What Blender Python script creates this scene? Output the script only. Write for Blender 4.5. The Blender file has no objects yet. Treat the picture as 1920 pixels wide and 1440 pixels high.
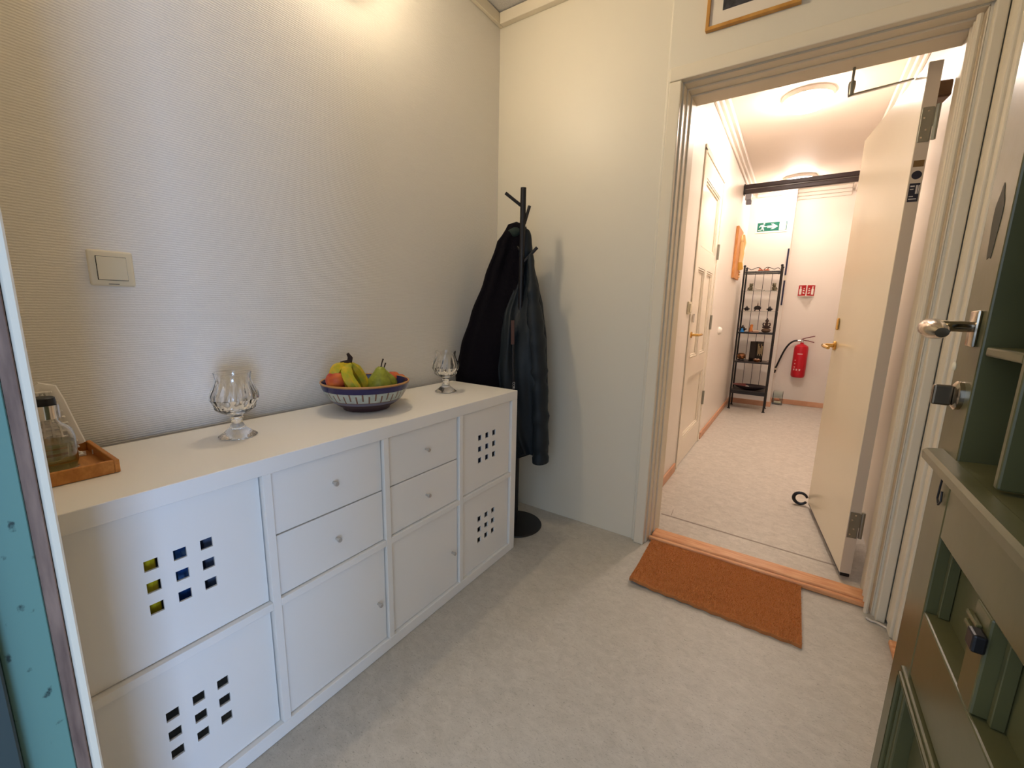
import bpy, bmesh, math, random
from mathutils import Vector, Matrix
random.seed(7)
PI = math.pi
scene = bpy.context.scene
COL = scene.collection

# ------------------------------------------------------------------ camera
CR = [(0.8305523240995207, 0.5565228488428566, 0.02156746736672216),
      (0.11665704620000711, -0.13597152996044307, -0.9838205510214229),
      (-0.5445860542693626, 0.8196304421847324, -0.1778537819088468)]
CAM = Vector((1.428302879760906, -1.9688400257919538, 1.1310348521233802))
FPX = 786.0773
cam_d = bpy.data.cameras.new('camera')
cam = bpy.data.objects.new('camera', cam_d); COL.objects.link(cam)
cam_d.sensor_fit = 'HORIZONTAL'; cam_d.sensor_width = 36.0
cam_d.lens = FPX / 1920 * 36.0
cam_d.clip_start = 0.01; cam_d.clip_end = 60
r, d, f = [Vector(v) for v in CR]
cam.matrix_world = Matrix(((r.x, -d.x, -f.x, CAM.x), (r.y, -d.y, -f.y, CAM.y), (r.z, -d.z, -f.z, CAM.z), (0, 0, 0, 1)))
scene.camera = cam

# ------------------------------------------------------------------ world, daylight, exposure
w = bpy.data.worlds.new('world'); scene.world = w; w.use_nodes = True
bg = w.node_tree.nodes['Background']
bg.inputs[0].default_value = (0.60, 0.76, 1.0, 1); bg.inputs[1].default_value = 1.0
scene.view_settings.view_transform = 'Standard'
scene.view_settings.look = 'None'
scene.view_settings.exposure = 0.92
scene.view_settings.gamma = 1.0
scene.view_settings.use_curve_mapping = False
DAY_POWER, DAY_COL = 44.0, (0.37, 0.58, 1.0)       # bright street outside the open entrance
WALL_LAMP, WALL_LAMP_COL = 87.0, (1.0, 0.81, 0.57)
HALL_LAMP, HALL_LAMP_COL = 56.0, (1.0, 0.86, 0.77)
dl = bpy.data.lights.new('daylight', 'AREA'); dl.shape = 'RECTANGLE'; dl.size = 0.9; dl.size_y = 1.3
dl.energy = DAY_POWER; dl.color = DAY_COL
dlo = bpy.data.objects.new('daylight', dl); COL.objects.link(dlo)
dlo.location = (4.1, -3.15, 0.62)
dlo.rotation_euler = (Vector((0.1, -1.40, 0.95)) - dlo.location).to_track_quat('-Z', 'Y').to_euler()

# ------------------------------------------------------------------ helpers
def ray(x, y):
    a, b = (x - 960) / FPX, (y - 720) / FPX
    return Vector([CR[0][i] * a + CR[1][i] * b + CR[2][i] for i in range(3)])
def onA(x, y, ax, v):
    q = ray(x, y); return CAM + q * ((v - CAM[ax]) / q[ax])
def onX(x, y, v): return onA(x, y, 0, v)
def onY(x, y, v): return onA(x, y, 1, v)
def onZ(x, y, v): return onA(x, y, 2, v)
def onP(x, y, p0, n):
    q = ray(x, y); n = Vector(n); return CAM + q * ((Vector(p0) - CAM).dot(n) / q.dot(n))

def srgb(h):
    c = [((v / 255) / 12.92 if v / 255 <= 0.04045 else ((v / 255 + 0.055) / 1.055) ** 2.4) for v in h]
    return (c[0], c[1], c[2], 1)
MATS = {}
def mat(name, col, rough=0.5, metal=0.0, spec=0.5, trans=0.0, ior=1.45, emit=0.0, emit_col=None, noise=None, bump=None, coat=0.0):
    """noise=(scale, other colour, detail, low, high[, stretch]); bump=(scale, strength, distance[, stretch])"""
    if name in MATS: return MATS[name]
    m = bpy.data.materials.new(name); m.use_nodes = True
    nt = m.node_tree; b = nt.nodes['Principled BSDF']
    b.inputs['Base Color'].default_value = srgb(col)
    b.inputs['Roughness'].default_value = rough; b.inputs['Metallic'].default_value = metal
    b.inputs['Specular IOR Level'].default_value = spec
    b.inputs['Transmission Weight'].default_value = trans; b.inputs['IOR'].default_value = ior
    b.inputs['Coat Weight'].default_value = coat
    if emit:
        b.inputs['Emission Color'].default_value = (*(emit_col or srgb(col)[:3]), 1); b.inputs['Emission Strength'].default_value = emit
    def coords(st):
        tc = nt.nodes.new('ShaderNodeTexCoord')
        mp = nt.nodes.new('ShaderNodeMapping'); mp.inputs['Scale'].default_value = st
        nt.links.new(tc.outputs['Object'], mp.inputs[0]); return mp.outputs[0]
    if noise:
        nz = nt.nodes.new('ShaderNodeTexNoise'); nz.inputs['Scale'].default_value = noise[0]; nz.inputs['Detail'].default_value = noise[2]
        nt.links.new(coords(noise[5] if len(noise) > 5 else (1, 1, 1)), nz.inputs['Vector'])
        rp = nt.nodes.new('ShaderNodeValToRGB')
        rp.color_ramp.elements[0].position = noise[3]; rp.color_ramp.elements[0].color = srgb(noise[1])
        rp.color_ramp.elements[1].position = noise[4]; rp.color_ramp.elements[1].color = srgb(col)
        nt.links.new(nz.outputs[0], rp.inputs[0]); nt.links.new(rp.outputs[0], b.inputs['Base Color'])
    if bump:
        nz = nt.nodes.new('ShaderNodeTexNoise'); nz.inputs['Scale'].default_value = bump[0]; nz.inputs['Detail'].default_value = 3
        nt.links.new(coords(bump[3] if len(bump) > 3 else (1, 1, 1)), nz.inputs['Vector'])
        bp = nt.nodes.new('ShaderNodeBump'); bp.inputs['Strength'].default_value = bump[1]; bp.inputs['Distance'].default_value = bump[2]
        nt.links.new(nz.outputs[0], bp.inputs['Height']); nt.links.new(bp.outputs[0], b.inputs['Normal'])
    MATS[name] = m
    return m

ORI = {}
def tag(o, label=None, cat=None, group=None, kind=None):
    if label: o['label'] = label
    if cat: o['category'] = cat
    if group: o['group'] = group
    if kind: o['kind'] = kind
    return o
def thing(name, label, cat, loc, group=None, kind=None):
    o = bpy.data.objects.new(name, None); COL.objects.link(o)
    o.empty_display_size = 0.05; o.location = loc; ORI[o] = Vector(loc)
    return tag(o, label, cat, group, kind)
def obj(name, bm, m, parent=None, smooth=False, angle=35):
    """bm is in world metres; becomes one mesh object"""
    bmesh.ops.recalc_face_normals(bm, faces=bm.faces)
    if parent is not None: o0 = ORI[parent]
    else:
        vs = [v.co for v in bm.verts]
        o0 = Vector(((min(v.x for v in vs) + max(v.x for v in vs)) / 2, (min(v.y for v in vs) + max(v.y for v in vs)) / 2, min(v.z for v in vs)))
    bm.transform(Matrix.Translation(-o0))
    me = bpy.data.meshes.new(name); bm.to_mesh(me); bm.free()
    for mm in (m if isinstance(m, (list, tuple)) else [m]): me.materials.append(mm)
    if smooth:
        for p in me.polygons: p.use_smooth = True
        me.set_sharp_from_angle(angle=math.radians(angle))
    o = bpy.data.objects.new(name, me); COL.objects.link(o); ORI[o] = o0
    if parent is None: o.location = o0
    else: o.parent = parent
    return o
def struct(name, bm, m, parent=None, smooth=False):
    o = obj(name, bm, m, parent, smooth)
    if parent is None: o['kind'] = 'structure'
    return o
def NB(): return bmesh.new()
def box(bm, x0, x1, y0, y1, z0, z1, bev=0.0, seg=1, mtx=None, mi=0):
    t = bmesh.new() if (bev or mtx) else bm
    vs = [t.verts.new((x, y, z)) for x in (x0, x1) for y in (y0, y1) for z in (z0, z1)]
    fs = []
    for q in ((0, 1, 3, 2), (4, 6, 7, 5), (0, 4, 5, 1), (2, 3, 7, 6), (0, 2, 6, 4), (1, 5, 7, 3)):
        fc = t.faces.new([vs[i] for i in q]); fc.material_index = mi; fs.append(fc)
    if t is not bm:
        if bev: bmesh.ops.bevel(t, geom=t.edges[:], offset=bev, segments=seg, affect='EDGES', profile=0.5)
        if mtx: t.transform(mtx)
        merge(bm, t)
    return bm
def merge(bm, t):
    mp = {v: bm.verts.new(v.co) for v in t.verts}
    for fc in t.faces:
        try:
            g = bm.faces.new([mp[v] for v in fc.verts]); g.material_index = fc.material_index; g.smooth = fc.smooth
        except ValueError: pass
    t.free()
def B(*a, **k): return box(NB(), *a, **k)
def grid(us, vs, hole, a0, a1, axis):
    """flat slab with holes; us, vs breakpoints; thickness a0..a1 along axis ('x': u=y v=z, 'y': u=x v=z, 'z': u=x v=y)"""
    bm = NB(); V = {}
    def P(i, j, k):
        if (i, j, k) not in V:
            a = (a0, a1)[k]; u, v = us[i], vs[j]
            V[i, j, k] = bm.verts.new((a, u, v) if axis == 'x' else (u, a, v) if axis == 'y' else (u, v, a))
        return V[i, j, k]
    n, m = len(us) - 1, len(vs) - 1
    solid = lambda i, j: 0 <= i < n and 0 <= j < m and not hole(i, j)
    for i in range(n):
        for j in range(m):
            if not solid(i, j): continue
            for k in (0, 1): bm.faces.new([P(i, j, k), P(i + 1, j, k), P(i + 1, j + 1, k), P(i, j + 1, k)])
            if not solid(i - 1, j): bm.faces.new([P(i, j, 0), P(i, j + 1, 0), P(i, j + 1, 1), P(i, j, 1)])
            if not solid(i + 1, j): bm.faces.new([P(i + 1, j, 0), P(i + 1, j + 1, 0), P(i + 1, j + 1, 1), P(i + 1, j, 1)])
            if not solid(i, j - 1): bm.faces.new([P(i, j, 0), P(i + 1, j, 0), P(i + 1, j, 1), P(i, j, 1)])
            if not solid(i, j + 1): bm.faces.new([P(i, j + 1, 0), P(i + 1, j + 1, 0), P(i + 1, j + 1, 1), P(i, j + 1, 1)])
    return bm
def lathe(bm, prof, c, seg=32, mtx=None, rmod=None, mi=None, closed=False):
    """prof [(r,z)...] about z through c; rmod(theta,k) radius factor; mi(k,i) material index"""
    c = Vector(c); rings = []
    for k, (rr, z) in enumerate(prof):
        if rr < 1e-6:
            p = Vector((0, 0, z)); p = mtx @ p if mtx else p
            rings.append([bm.verts.new(p + c)])
        else:
            R = []
            for i in range(seg):
                t = 2 * PI * i / seg; q = rr * (rmod(t, k) if rmod else 1)
                p = Vector((q * math.cos(t), q * math.sin(t), z)); p = mtx @ p if mtx else p
                R.append(bm.verts.new(p + c))
            rings.append(R)
    pairs = list(zip(rings, rings[1:]))
    if closed: pairs.append((rings[-1], rings[0]))
    for k, (A, Bq) in enumerate(pairs):
        for i in range(seg):
            j = (i + 1) % seg
            if len(A) == 1 and len(Bq) == 1: continue
            if len(A) == 1: fc = bm.faces.new([A[0], Bq[j], Bq[i]])
            elif len(Bq) == 1: fc = bm.faces.new([A[i], A[j], Bq[0]])
            else: fc = bm.faces.new([A[i], A[j], Bq[j], Bq[i]])
            if mi: fc.material_index = mi(k, i)
    if not closed:
        for R in (rings[0], rings[-1]):
            if len(R) > 2: bm.faces.new(R)
    return bm
def tube(bm, pts, rad, seg=10, cap=True, flat=None):
    """tube through pts; rad number or list; flat=(sx, sy) squash of the section"""
    pts = [Vector(p) for p in pts]; n = len(pts)
    rads = rad if isinstance(rad, (list, tuple)) else [rad] * n
    rings = []; up = None
    for k, p in enumerate(pts):
        t = (pts[min(k + 1, n - 1)] - pts[max(k - 1, 0)]).normalized()
        if up is None:
            up = Vector((0, 0, 1)) if abs(t.z) < 0.9 else Vector((1, 0, 0))
        a = t.cross(up).normalized(); b = a.cross(t).normalized(); up = b
        sx, sy = flat or (1, 1)
        rings.append([bm.verts.new(p + (a * math.cos(2 * PI * i / seg) * sx + b * math.sin(2 * PI * i / seg) * sy) * rads[k]) for i in range(seg)])
    for A, Bq in zip(rings, rings[1:]):
        for i in range(seg): bm.faces.new([A[i], A[(i + 1) % seg], Bq[(i + 1) % seg], Bq[i]])
    if cap:
        bm.faces.new(rings[0]); bm.faces.new(rings[-1])
    return bm
def prism(bm, pts, off):
    """polygon pts (3D) thickened by vector off"""
    off = Vector(off); A = [bm.verts.new(Vector(p)) for p in pts]; C = [bm.verts.new(Vector(p) + off) for p in pts]
    bm.faces.new(A); bm.faces.new(C[::-1]); n = len(A)
    for i in range(n): bm.faces.new([A[i], A[(i + 1) % n], C[(i + 1) % n], C[i]])
    return bm
def bez(p, n=14):
    p = [Vector(q) for q in p]; out = []
    for i in range(n + 1):
        t = i / n; q = p[:]
        while len(q) > 1: q = [a.lerp(b, t) for a, b in zip(q, q[1:])]
        out.append(q[0])
    return out
def rotm(ax, deg): return Matrix.Rotation(math.radians(deg), 4, ax)
def ball(bm, c, rx, ry=None, rz=None, seg=20, rings=12, disp=None):
    ry = ry or rx; rz = rz or rx; c = Vector(c)
    prof = [(math.sin(PI * k / rings), -math.cos(PI * k / rings)) for k in range(rings + 1)]
    t = NB(); lathe(t, prof, (0, 0, 0), seg)
    for v in t.verts:
        if disp: v.co *= disp(v.co.normalized())
        v.co = Vector((v.co.x * rx, v.co.y * ry, v.co.z * rz)) + c
    merge(bm, t); return bm

# ------------------------------------------------------------------ materials
def wallpaper():
    m = mat('left wallpaper', (236, 231, 220), 0.72, spec=0.3)
    nt = m.node_tree; b = nt.nodes['Principled BSDF']
    tc = nt.nodes.new('ShaderNodeTexCoord'); mp = nt.nodes.new('ShaderNodeMapping')
    wv = nt.nodes.new('ShaderNodeTexWave'); wv.bands_direction = 'Z'; wv.inputs['Scale'].default_value = 52
    wv.inputs['Distortion'].default_value = 1.6; wv.inputs['Detail'].default_value = 2; wv.inputs['Detail Scale'].default_value = 1.5
    nz = nt.nodes.new('ShaderNodeTexNoise'); nz.inputs['Scale'].default_value = 90; nz.inputs['Detail'].default_value = 4
    mx = nt.nodes.new('ShaderNodeMath'); mx.operation = 'ADD'
    bp = nt.nodes.new('ShaderNodeBump'); bp.inputs['Strength'].default_value = 0.35; bp.inputs['Distance'].default_value = 0.0016
    nt.links.new(tc.outputs['Object'], mp.inputs[0]); nt.links.new(mp.outputs[0], wv.inputs['Vector']); nt.links.new(mp.outputs[0], nz.inputs['Vector'])
    nt.links.new(wv.outputs['Fac'], mx.inputs[0]); nt.links.new(nz.outputs[0], mx.inputs[1]); nt.links.new(mx.outputs[0], bp.inputs['Height'])
    nt.links.new(bp.outputs[0], b.inputs['Normal']); return m
M_paper = wallpaper()
M_back = mat('back wall paint', (222, 215, 197), 0.42, spec=0.38, bump=(60, 0.08, 0.002))
M_white = mat('warm white paint', (226, 216, 194), 0.33, bump=(25, 0.08, 0.002))
M_white2 = mat('cream jamb paint', (224, 212, 188), 0.42)
M_ceil = mat('ceiling grey paint', (206, 204, 200), 0.7, noise=(160, (190, 188, 186), 2, 0.35, 0.6))
M_hall = mat('hall wall paint', (236, 226, 214), 0.38, bump=(45, 0.10, 0.003))
M_hceil = mat('hall ceiling paint', (238, 226, 212), 0.55)
M_lam = mat('white laminate', (240, 236, 229), 0.42, bump=(300, 0.05, 0.0005))
M_lam_in = mat('shaded cabinet inside', (120, 112, 104), 0.7)  # white laminate darkened, shade behind the doors put into the colour
def lino(name, c1, c2, c3):
    m = mat(name, c1, 0.42, spec=0.4); nt = m.node_tree; b = nt.nodes['Principled BSDF']
    tc = nt.nodes.new('ShaderNodeTexCoord')
    def nz(sc, det, st, lo, hi, ca, cb, dist=0.0):
        mp = nt.nodes.new('ShaderNodeMapping'); mp.inputs['Scale'].default_value = st; mp.inputs['Rotation'].default_value = (0, 0, 0.5)
        n = nt.nodes.new('ShaderNodeTexNoise'); n.inputs['Scale'].default_value = sc; n.inputs['Detail'].default_value = det; n.inputs['Distortion'].default_value = dist; n.inputs['Roughness'].default_value = 0.72
        rp = nt.nodes.new('ShaderNodeValToRGB'); rp.color_ramp.elements[0].position = lo; rp.color_ramp.elements[1].position = hi
        rp.color_ramp.elements[0].color = ca; rp.color_ramp.elements[1].color = cb
        nt.links.new(tc.outputs['Object'], mp.inputs[0]); nt.links.new(mp.outputs[0], n.inputs['Vector']); nt.links.new(n.outputs[0], rp.inputs[0]); return rp.outputs[0]
    a = nz(24, 12, (1, 1.4, 1), 0.36, 0.64, srgb(c2), srgb(c1), 0.6)
    s = nz(110, 6, (1, 3.2, 1), 0.30, 0.44, srgb(c3), (1, 1, 1, 1), 1.2)
    mx = nt.nodes.new('ShaderNodeMix'); mx.data_type = 'RGBA'; mx.blend_type = 'MULTIPLY'; mx.inputs[0].default_value = 0.8
    nt.links.new(a, mx.inputs[6]); nt.links.new(s, mx.inputs[7]); nt.links.new(mx.outputs[2], b.inputs['Base Color']); return m
M_floor = lino('vestibule linoleum', (196, 190, 178), (180, 174, 162), (126, 119, 109))
M_hfloor = lino('hall linoleum', (214, 206, 194), (192, 184, 172), (140, 130, 120))
M_pine = mat('pine wood', (230, 172, 122), 0.42, noise=(9, (206, 134, 82), 6, 0.3, 0.65, (1, 8, 8)))
M_skirt = mat('pine skirting', (218, 168, 134), 0.5, noise=(7, (202, 146, 110), 5, 0.3, 0.65))
M_black = mat('black metal', (24, 22, 24), 0.4)
M_chrome = mat('chrome', (220, 215, 210), 0.12, metal=1.0)
M_zinc = mat('zinc plate', (150, 150, 140), 0.35, metal=0.9)
M_brass = mat('brass', (216, 172, 96), 0.22, metal=1.0)
M_glass = mat('clear glass', (255, 255, 255), 0.0, trans=1.0, ior=1.5)
M_oak = mat('bamboo wood', (206, 142, 70), 0.4, noise=(14, (178, 112, 46), 5, 0.3, 0.7, (1, 9, 6)))
M_ivory = mat('ivory plastic', (226, 214, 184), 0.35)
M_dark = mat('dark gap', (12, 10, 9), 0.9)

# ================================================================== STRUCTURE
CEIL = 2.588
HX, HXR, HY0, HY1, HY2 = 0.82, 1.85, 0.20, 4.02, 4.36
RX = 1.862          # right wall
FY = -1.895         # entrance wall, inner face
JX, GX = 0.75, 1.752  # entrance opening
struct('floor', B(-0.1, RX + 0.1, -2.06, 0.06, -0.1, 0.0), M_floor)
struct('floor_hall', B(0.7, 2.0, 0.06, 4.5, -0.1, 0.0), M_hfloor)
struct('ground', B(-4, 8, -9, -2.06, -0.3, -0.12), mat('paving', (150, 150, 150), 0.9, noise=(5, (120, 120, 120), 5, 0.3, 0.7)))
struct('ceiling', B(-0.1, RX + 0.1, -2.06, 0.2, CEIL, CEIL + 0.1), M_ceil)
struct('ceiling_hall', B(0.7, 2.0, 0.2, 4.5, CEIL, CEIL + 0.1), M_hceil)
struct('wall_left', B(-0.1, 0.0, -2.06, 0.1, 0.0, CEIL), M_paper)
# back wall with the inner doorway
OX0, OX1, OZ = 0.934, 1.802, 2.054
struct('wall_back', grid([0.0, OX0, OX1, RX], [0.0, OZ, CEIL], lambda i, j: i == 1 and j == 0, 0.0, HY0, 'y'), M_back)
struct('wall_right', B(RX, RX + 0.1, -2.06, 0.2, 0.0, CEIL), M_back)
struct('wall_front', grid([0.0, JX - 0.004, GX, RX], [0.0, 2.16, CEIL], lambda i, j: i == 1 and j == 0, -2.06, FY, 'y'), M_white)
struct('wall_hall_left', grid([HY0, 1.13, 1.965, 4.5], [0.0, 2.175, CEIL], lambda i, j: i == 1 and j == 0, 0.70, HX, 'x'), M_hall)
struct('wall_hall_right', B(HXR, HXR + 0.12, HY0, 4.5, 0.0, CEIL), M_hall)
struct('wall_hall_back', B(HX, 1.276, HY1, 4.5, 0.0, CEIL), M_hall)
struct('wall_hall_end', B(1.276, HXR, HY2, 4.5, 0.0, CEIL), M_hall)
# proud panel over the doorway, rounded edge
bm = NB(); box(bm, 0.868, RX, -0.020, 0.0, 2.06, CEIL - 0.0565, 0.008, 3); box(bm, 0.868, 0.886, -0.020, 0.0, 0.0, 2.07, 0.008, 3)
struct('trim_1', bm, M_back)
# ceiling mouldings of the vestibule
def crown(name, *a): 
    bm = NB(); x0, x1, y0, y1 = a
    box(bm, x0, x1, y0, y1, CEIL - 0.056, CEIL - 0.004, 0.002)
    return struct(name, bm, M_white)
crown('trim_2', 0.001, 0.020, -1.894, -0.001)
crown('trim_3', 0.021, RX - 0.001, -0.034, -0.0005)
# inner doorway: casing, stepped jambs, head
def frame(name, x0, x1, zt, wid, y0, y1, m):
    bm = NB()
    box(bm, x0 - wid, x0, y0, y1, 0.0, zt, 0.004, 2); box(bm, x1, x1 + wid, y0, y1, 0.0, zt, 0.004, 2)
    box(bm, x0 - wid, x1 + wid, y0, y1, zt, zt + wid, 0.004, 2)
    return struct(name, bm, m)
bm = NB()                                             # casing on the vestibule side
box(bm, 0.884, 0.932, -0.032, 0.0, 0.0, 2.054, 0.004, 2); box(bm, 1.808, 1.836, -0.032, 0.0, 0.0, 2.054, 0.004, 2)
box(bm, 0.884, 1.836, -0.032, 0.0, 2.056, 2.108, 0.004, 2)
struct('trim_4', bm, M_white)
bm = NB()                                             # outer lining
for k, (s, ya, yb) in enumerate(((0.004, 0.0, 0.05), (0.010, 0.05, 0.10), (0.016, 0.10, 0.20))):
    box(bm, OX0, OX0 + s, ya, yb, 0.0, OZ - s, 0.003); box(bm, OX1 - s, OX1, ya, yb, 0.0, OZ - s, 0.003)
    box(bm, OX0, OX1, ya, yb, OZ - s, OZ, 0.003)
struct('trim_5', bm, M_white2)
bm = NB()                                             # half round beads on the right jamb, seen side on
for yy, rr in ((0.006, 0.008), (0.045, 0.006), (0.075, 0.007)):
    tube(bm, [(OX1 - 0.018, yy, 0.0), (OX1 - 0.018, yy, OZ - 0.02)], rr, 8)
struct('trim_6', bm, M_white2)
# threshold
bm = NB(); box(bm, 0.950, 1.786, 0.050, 0.128, 0.001, 0.030, 0.008, 3); box(bm, 0.939, 1.797, 0.030, 0.052, 0.001, 0.022, 0.006, 2)
struct('threshold', bm, M_pine)
# rounded column in the corner to the right of the doorway and casing of the door in the right wall
bm = NB(); prof = [(1.852, 0.0), (1.853, -0.030), (1.846, -0.044), (1.834, -0.050), (1.822, -0.045), (1.815, -0.030), (1.814, -0.0225), (1.852, -0.0225)]
bm.free()
bm = NB(); box(bm, 1.838, RX, -0.056, -0.021, 0.012, CEIL - 0.06, 0.011, 4); struct('trim_7', bm, M_white2, smooth=True)
bm = NB(); box(bm, 1.836, RX, -0.112, -0.060, 0.0, 2.12, 0.005, 2); box(bm, 1.845, RX, -0.150, -0.112, 0.0, 2.12, 0.005, 2)
box(bm, 1.836, RX, -1.05, -0.112, 2.06, 2.12, 0.005, 2); box(bm, 1.836, RX, -1.05, -0.99, 0.0, 2.06, 0.005, 2)
struct('trim_8', bm, M_white)
d4 = tag(thing('door_4', None, None, (1.85, -0.57, 0), kind='structure'))
obj('leaf', B(1.852, RX - 0.0005, -0.988, -0.152, 0.025, 2.058, 0.002), M_white, d4)
obj('rail', B(1.846, 1.8518, -0.95, -0.20, 1.0, 1.12, 0.002), M_white, d4)
struct('threshold_side', B(1.828, 1.862, -0.986, -0.152, 0.001, 0.022, 0.006, 2), M_pine)
# entrance jamb: white casing edge, bare wood strip, chipped teal paint
M_teal = mat('chipped teal paint', (98, 136, 124), 0.5, noise=(60, (36, 58, 54), 5, 0.30, 0.36, (1, 1, 0.6)))
M_bare = mat('weathered bare wood', (142, 116, 100), 0.7, noise=(22, (98, 76, 66), 6, 0.3, 0.7, (4, 4, 0.5)))
struct('trim_9', B(JX - 0.075, JX - 0.001, FY + 0.0005, FY + 0.010, 0.0, 2.23, 0.002), M_white)
struct('trim_10', B(JX - 0.0035, JX + 0.001, FY - 0.012, FY - 0.0005, 0.0, 2.155, 0.001), M_bare)
bm = B(JX - 0.0035, JX + 0.0005, FY - 0.051, FY - 0.0125, 0.0, 2.155, 0.001); struct('trim_11', bm, M_teal)
struct('trim_12', B(JX - 0.0035, JX + 0.02, -2.058, FY - 0.0515, 0.0, 2.155, 0.002), mat('dark frame paint', (50, 62, 60), 0.5))
# skirting of the hall
bm = NB(); box(bm, HX, HX + 0.012, HY0 + 0.001, 1.075, 0.0, 0.062, 0.003); struct('baseboard_hall_left', bm, M_skirt)
struct('baseboard_hall_left_far', B(HX, HX + 0.012, 2.025, HY1 - 0.001, 0.0, 0.062, 0.003), M_skirt)
struct('baseboard_hall_back', B(HX + 0.013, 1.288, HY1 - 0.012, HY1, 0.0, 0.062, 0.003), M_skirt)
struct('baseboard_hall_corner', B(1.276, 1.288, HY1 + 0.0005, HY2 - 0.001, 0.0, 0.062, 0.003), M_skirt)
struct('baseboard_hall_end', B(1.289, HXR - 0.001, HY2 - 0.012, HY2, 0.0, 0.062, 0.003), M_skirt)
# stepped cornice of the hall
def cornice(name, x0, x1, y0, y1, side):
    bm = NB()
    for t, z0, z1 in ((0.016, 0.11, 0.075), (0.036, 0.0745, 0.04), (0.060, 0.0395, 0.001)):
        if side == 'L': box(bm, x0, x0 + t, y0, y1, CEIL - z0, CEIL - z1, 0.003)
        elif side == 'R': box(bm, x1 - t, x1, y0, y1, CEIL - z0, CEIL - z1, 0.003)
        else: box(bm, x0, x1, y1 - t, y1, CEIL - z0, CEIL - z1, 0.003)
    return struct(name, bm, M_hall)
cornice('trim_13', HX, 1, HY0 + 0.001, HY1 - 0.001, 'L'); cornice('trim_14', 1, HXR, HY0 + 0.001, HY2 - 0.001, 'R')
cornice('trim_15', HX + 0.062, 1.276, 1, HY1, 'B'); cornice('trim_16', 1.277, HXR - 0.062, 1, HY2, 'B')
# seams and a crack in the hall linoleum
bm = NB(); M_seam = mat('floor seam', (160, 148, 136), 0.7)
prism(bm, [onZ(1240, 962, 0.0003), onZ(1575, 1062, 0.0003), onZ(1575, 1064, 0.0003), onZ(1240, 964, 0.0003)], (0, 0, 0.0006))
c0 = onZ(1258, 966, 0.0003); c1 = onZ(1262, 955, 0.0003)
prism(bm, [c0, c0 + Vector((0.004, 0, 0)), c1 + Vector((0.003, 0, 0)), c1], (0, 0, 0.0006))
struct('trim_17', bm, M_seam)

# ---------------- door_1: the open white door between vestibule and hall
HP = Vector((1.712, 0.205, 0)); DA = Vector((-0.128, 0.992, 0)).normalized(); DN = Vector((DA.y, -DA.x, 0))  # DN points to +X side
DM = Matrix(((DA.x, DN.x, 0, HP.x), (DA.y, DN.y, 0, HP.y), (0, 0, 1, 0), (0, 0, 0, 1)))
def onleaf(x, y): return onP(x, y, HP, DN)
M_leaf = mat('cream door gloss', (236, 226, 200), 0.22, bump=(20, 0.04, 0.002))
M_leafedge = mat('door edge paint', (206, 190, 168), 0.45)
d1 = thing('door_1', None, None, (HP.x, HP.y, 0), kind='structure')
obj('leaf', box(NB(), 0.0, 0.765, 0.0, 0.040, 0.034, 2.014, 0.002, mtx=DM), M_leaf, d1)
obj('edge_strip', box(NB(), -0.0012, -0.0002, 0.001, 0.039, 0.036, 2.012, mtx=DM), M_leafedge, d1)
hp = onleaf(1566, 648); hl = (DM.inverted() @ hp)
hx, hz = min(0.70, hl.x), hl.z
bm = NB(); lathe(bm, [(0.0, 0), (0.024, 0), (0.026, -0.004), (0.022, -0.010), (0.011, -0.012), (0.011, -0.018), (0.0, -0.018)], (0, 0, 0), 20)
bm.transform(DM @ Matrix.Translation((hx, 0.0, hz)) @ rotm('X', -90))
tube(bm, [DM @ Vector(p) for p in ((hx, -0.015, hz), (hx, -0.045, hz), (hx - 0.012, -0.056, hz), (hx - 0.06, -0.058, hz - 0.003), (hx - 0.115, -0.052, hz - 0.006))], [0.010, 0.010, 0.010, 0.0095, 0.008], 12)
obj('door_handle', bm, M_brass, d1, True)
ez = (DM.inverted() @ onleaf(1567, 607)).z
bm = box(NB(), hx - 0.016, hx + 0.016, -0.010, 0.0, ez - 0.032, ez + 0.032, 0.006, 3, mtx=DM); obj('lock_escutcheon', bm, M_brass, d1, True)
for zc in (0.262, 1.81):
    bm = NB(); t = NB(); box(t, -0.0045, -0.0014, 0.003, 0.036, zc - 0.06, zc + 0.055, 0.0012); t.transform(DM); merge(bm, t)
    tube(bm, [DM @ Vector((-0.004, 0.046, zc - 0.055)), DM @ Vector((-0.004, 0.046, zc + 0.06))], 0.007, 10)
    t = NB(); box(t, -0.004, -0.001, 0.034, 0.048, zc - 0.01, zc + 0.05); t.transform(DM); merge(bm, t)
    h = obj('hinge', bm, M_zinc, d1)
    bm = NB()
    for q, sy in ((-0.045, 0.012), (-0.02, 0.022), (0.02, 0.012), (0.042, 0.022)):
        t = NB(); lathe(t, [(0.0, 0), (0.0035, 0), (0.0025, 0.001), (0.0, 0.001)], (0, 0, 0), 10); t.transform(DM @ Matrix.Translation((-0.0045, sy, zc + q)) @ rotm('Y', -90)); merge(bm, t)
    obj('screw', bm, M_chrome, h)
for nm, za, zb, c in (('brown_sticker', 1.668, 1.690, (120, 92, 50)), ('data_sticker', 1.548, 1.612, (34, 34, 48))):
    obj(nm, box(NB(), -0.0020, -0.0013, 0.005, 0.035, za, zb, mtx=DM), mat(nm, c, 0.4), d1)
bm = NB(); lathe(bm, [(0.0, 0), (0.0145, 0), (0.0145, 0.0008), (0.0, 0.0008)], (0, 0, 0), 24); bm.transform(DM @ Matrix.Translation((-0.0013, 0.020, 1.640)) @ rotm('Y', -90))
obj('round_sticker', bm, mat('data_sticker', (34, 34, 48), 0.4), d1)
bm = NB()
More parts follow.
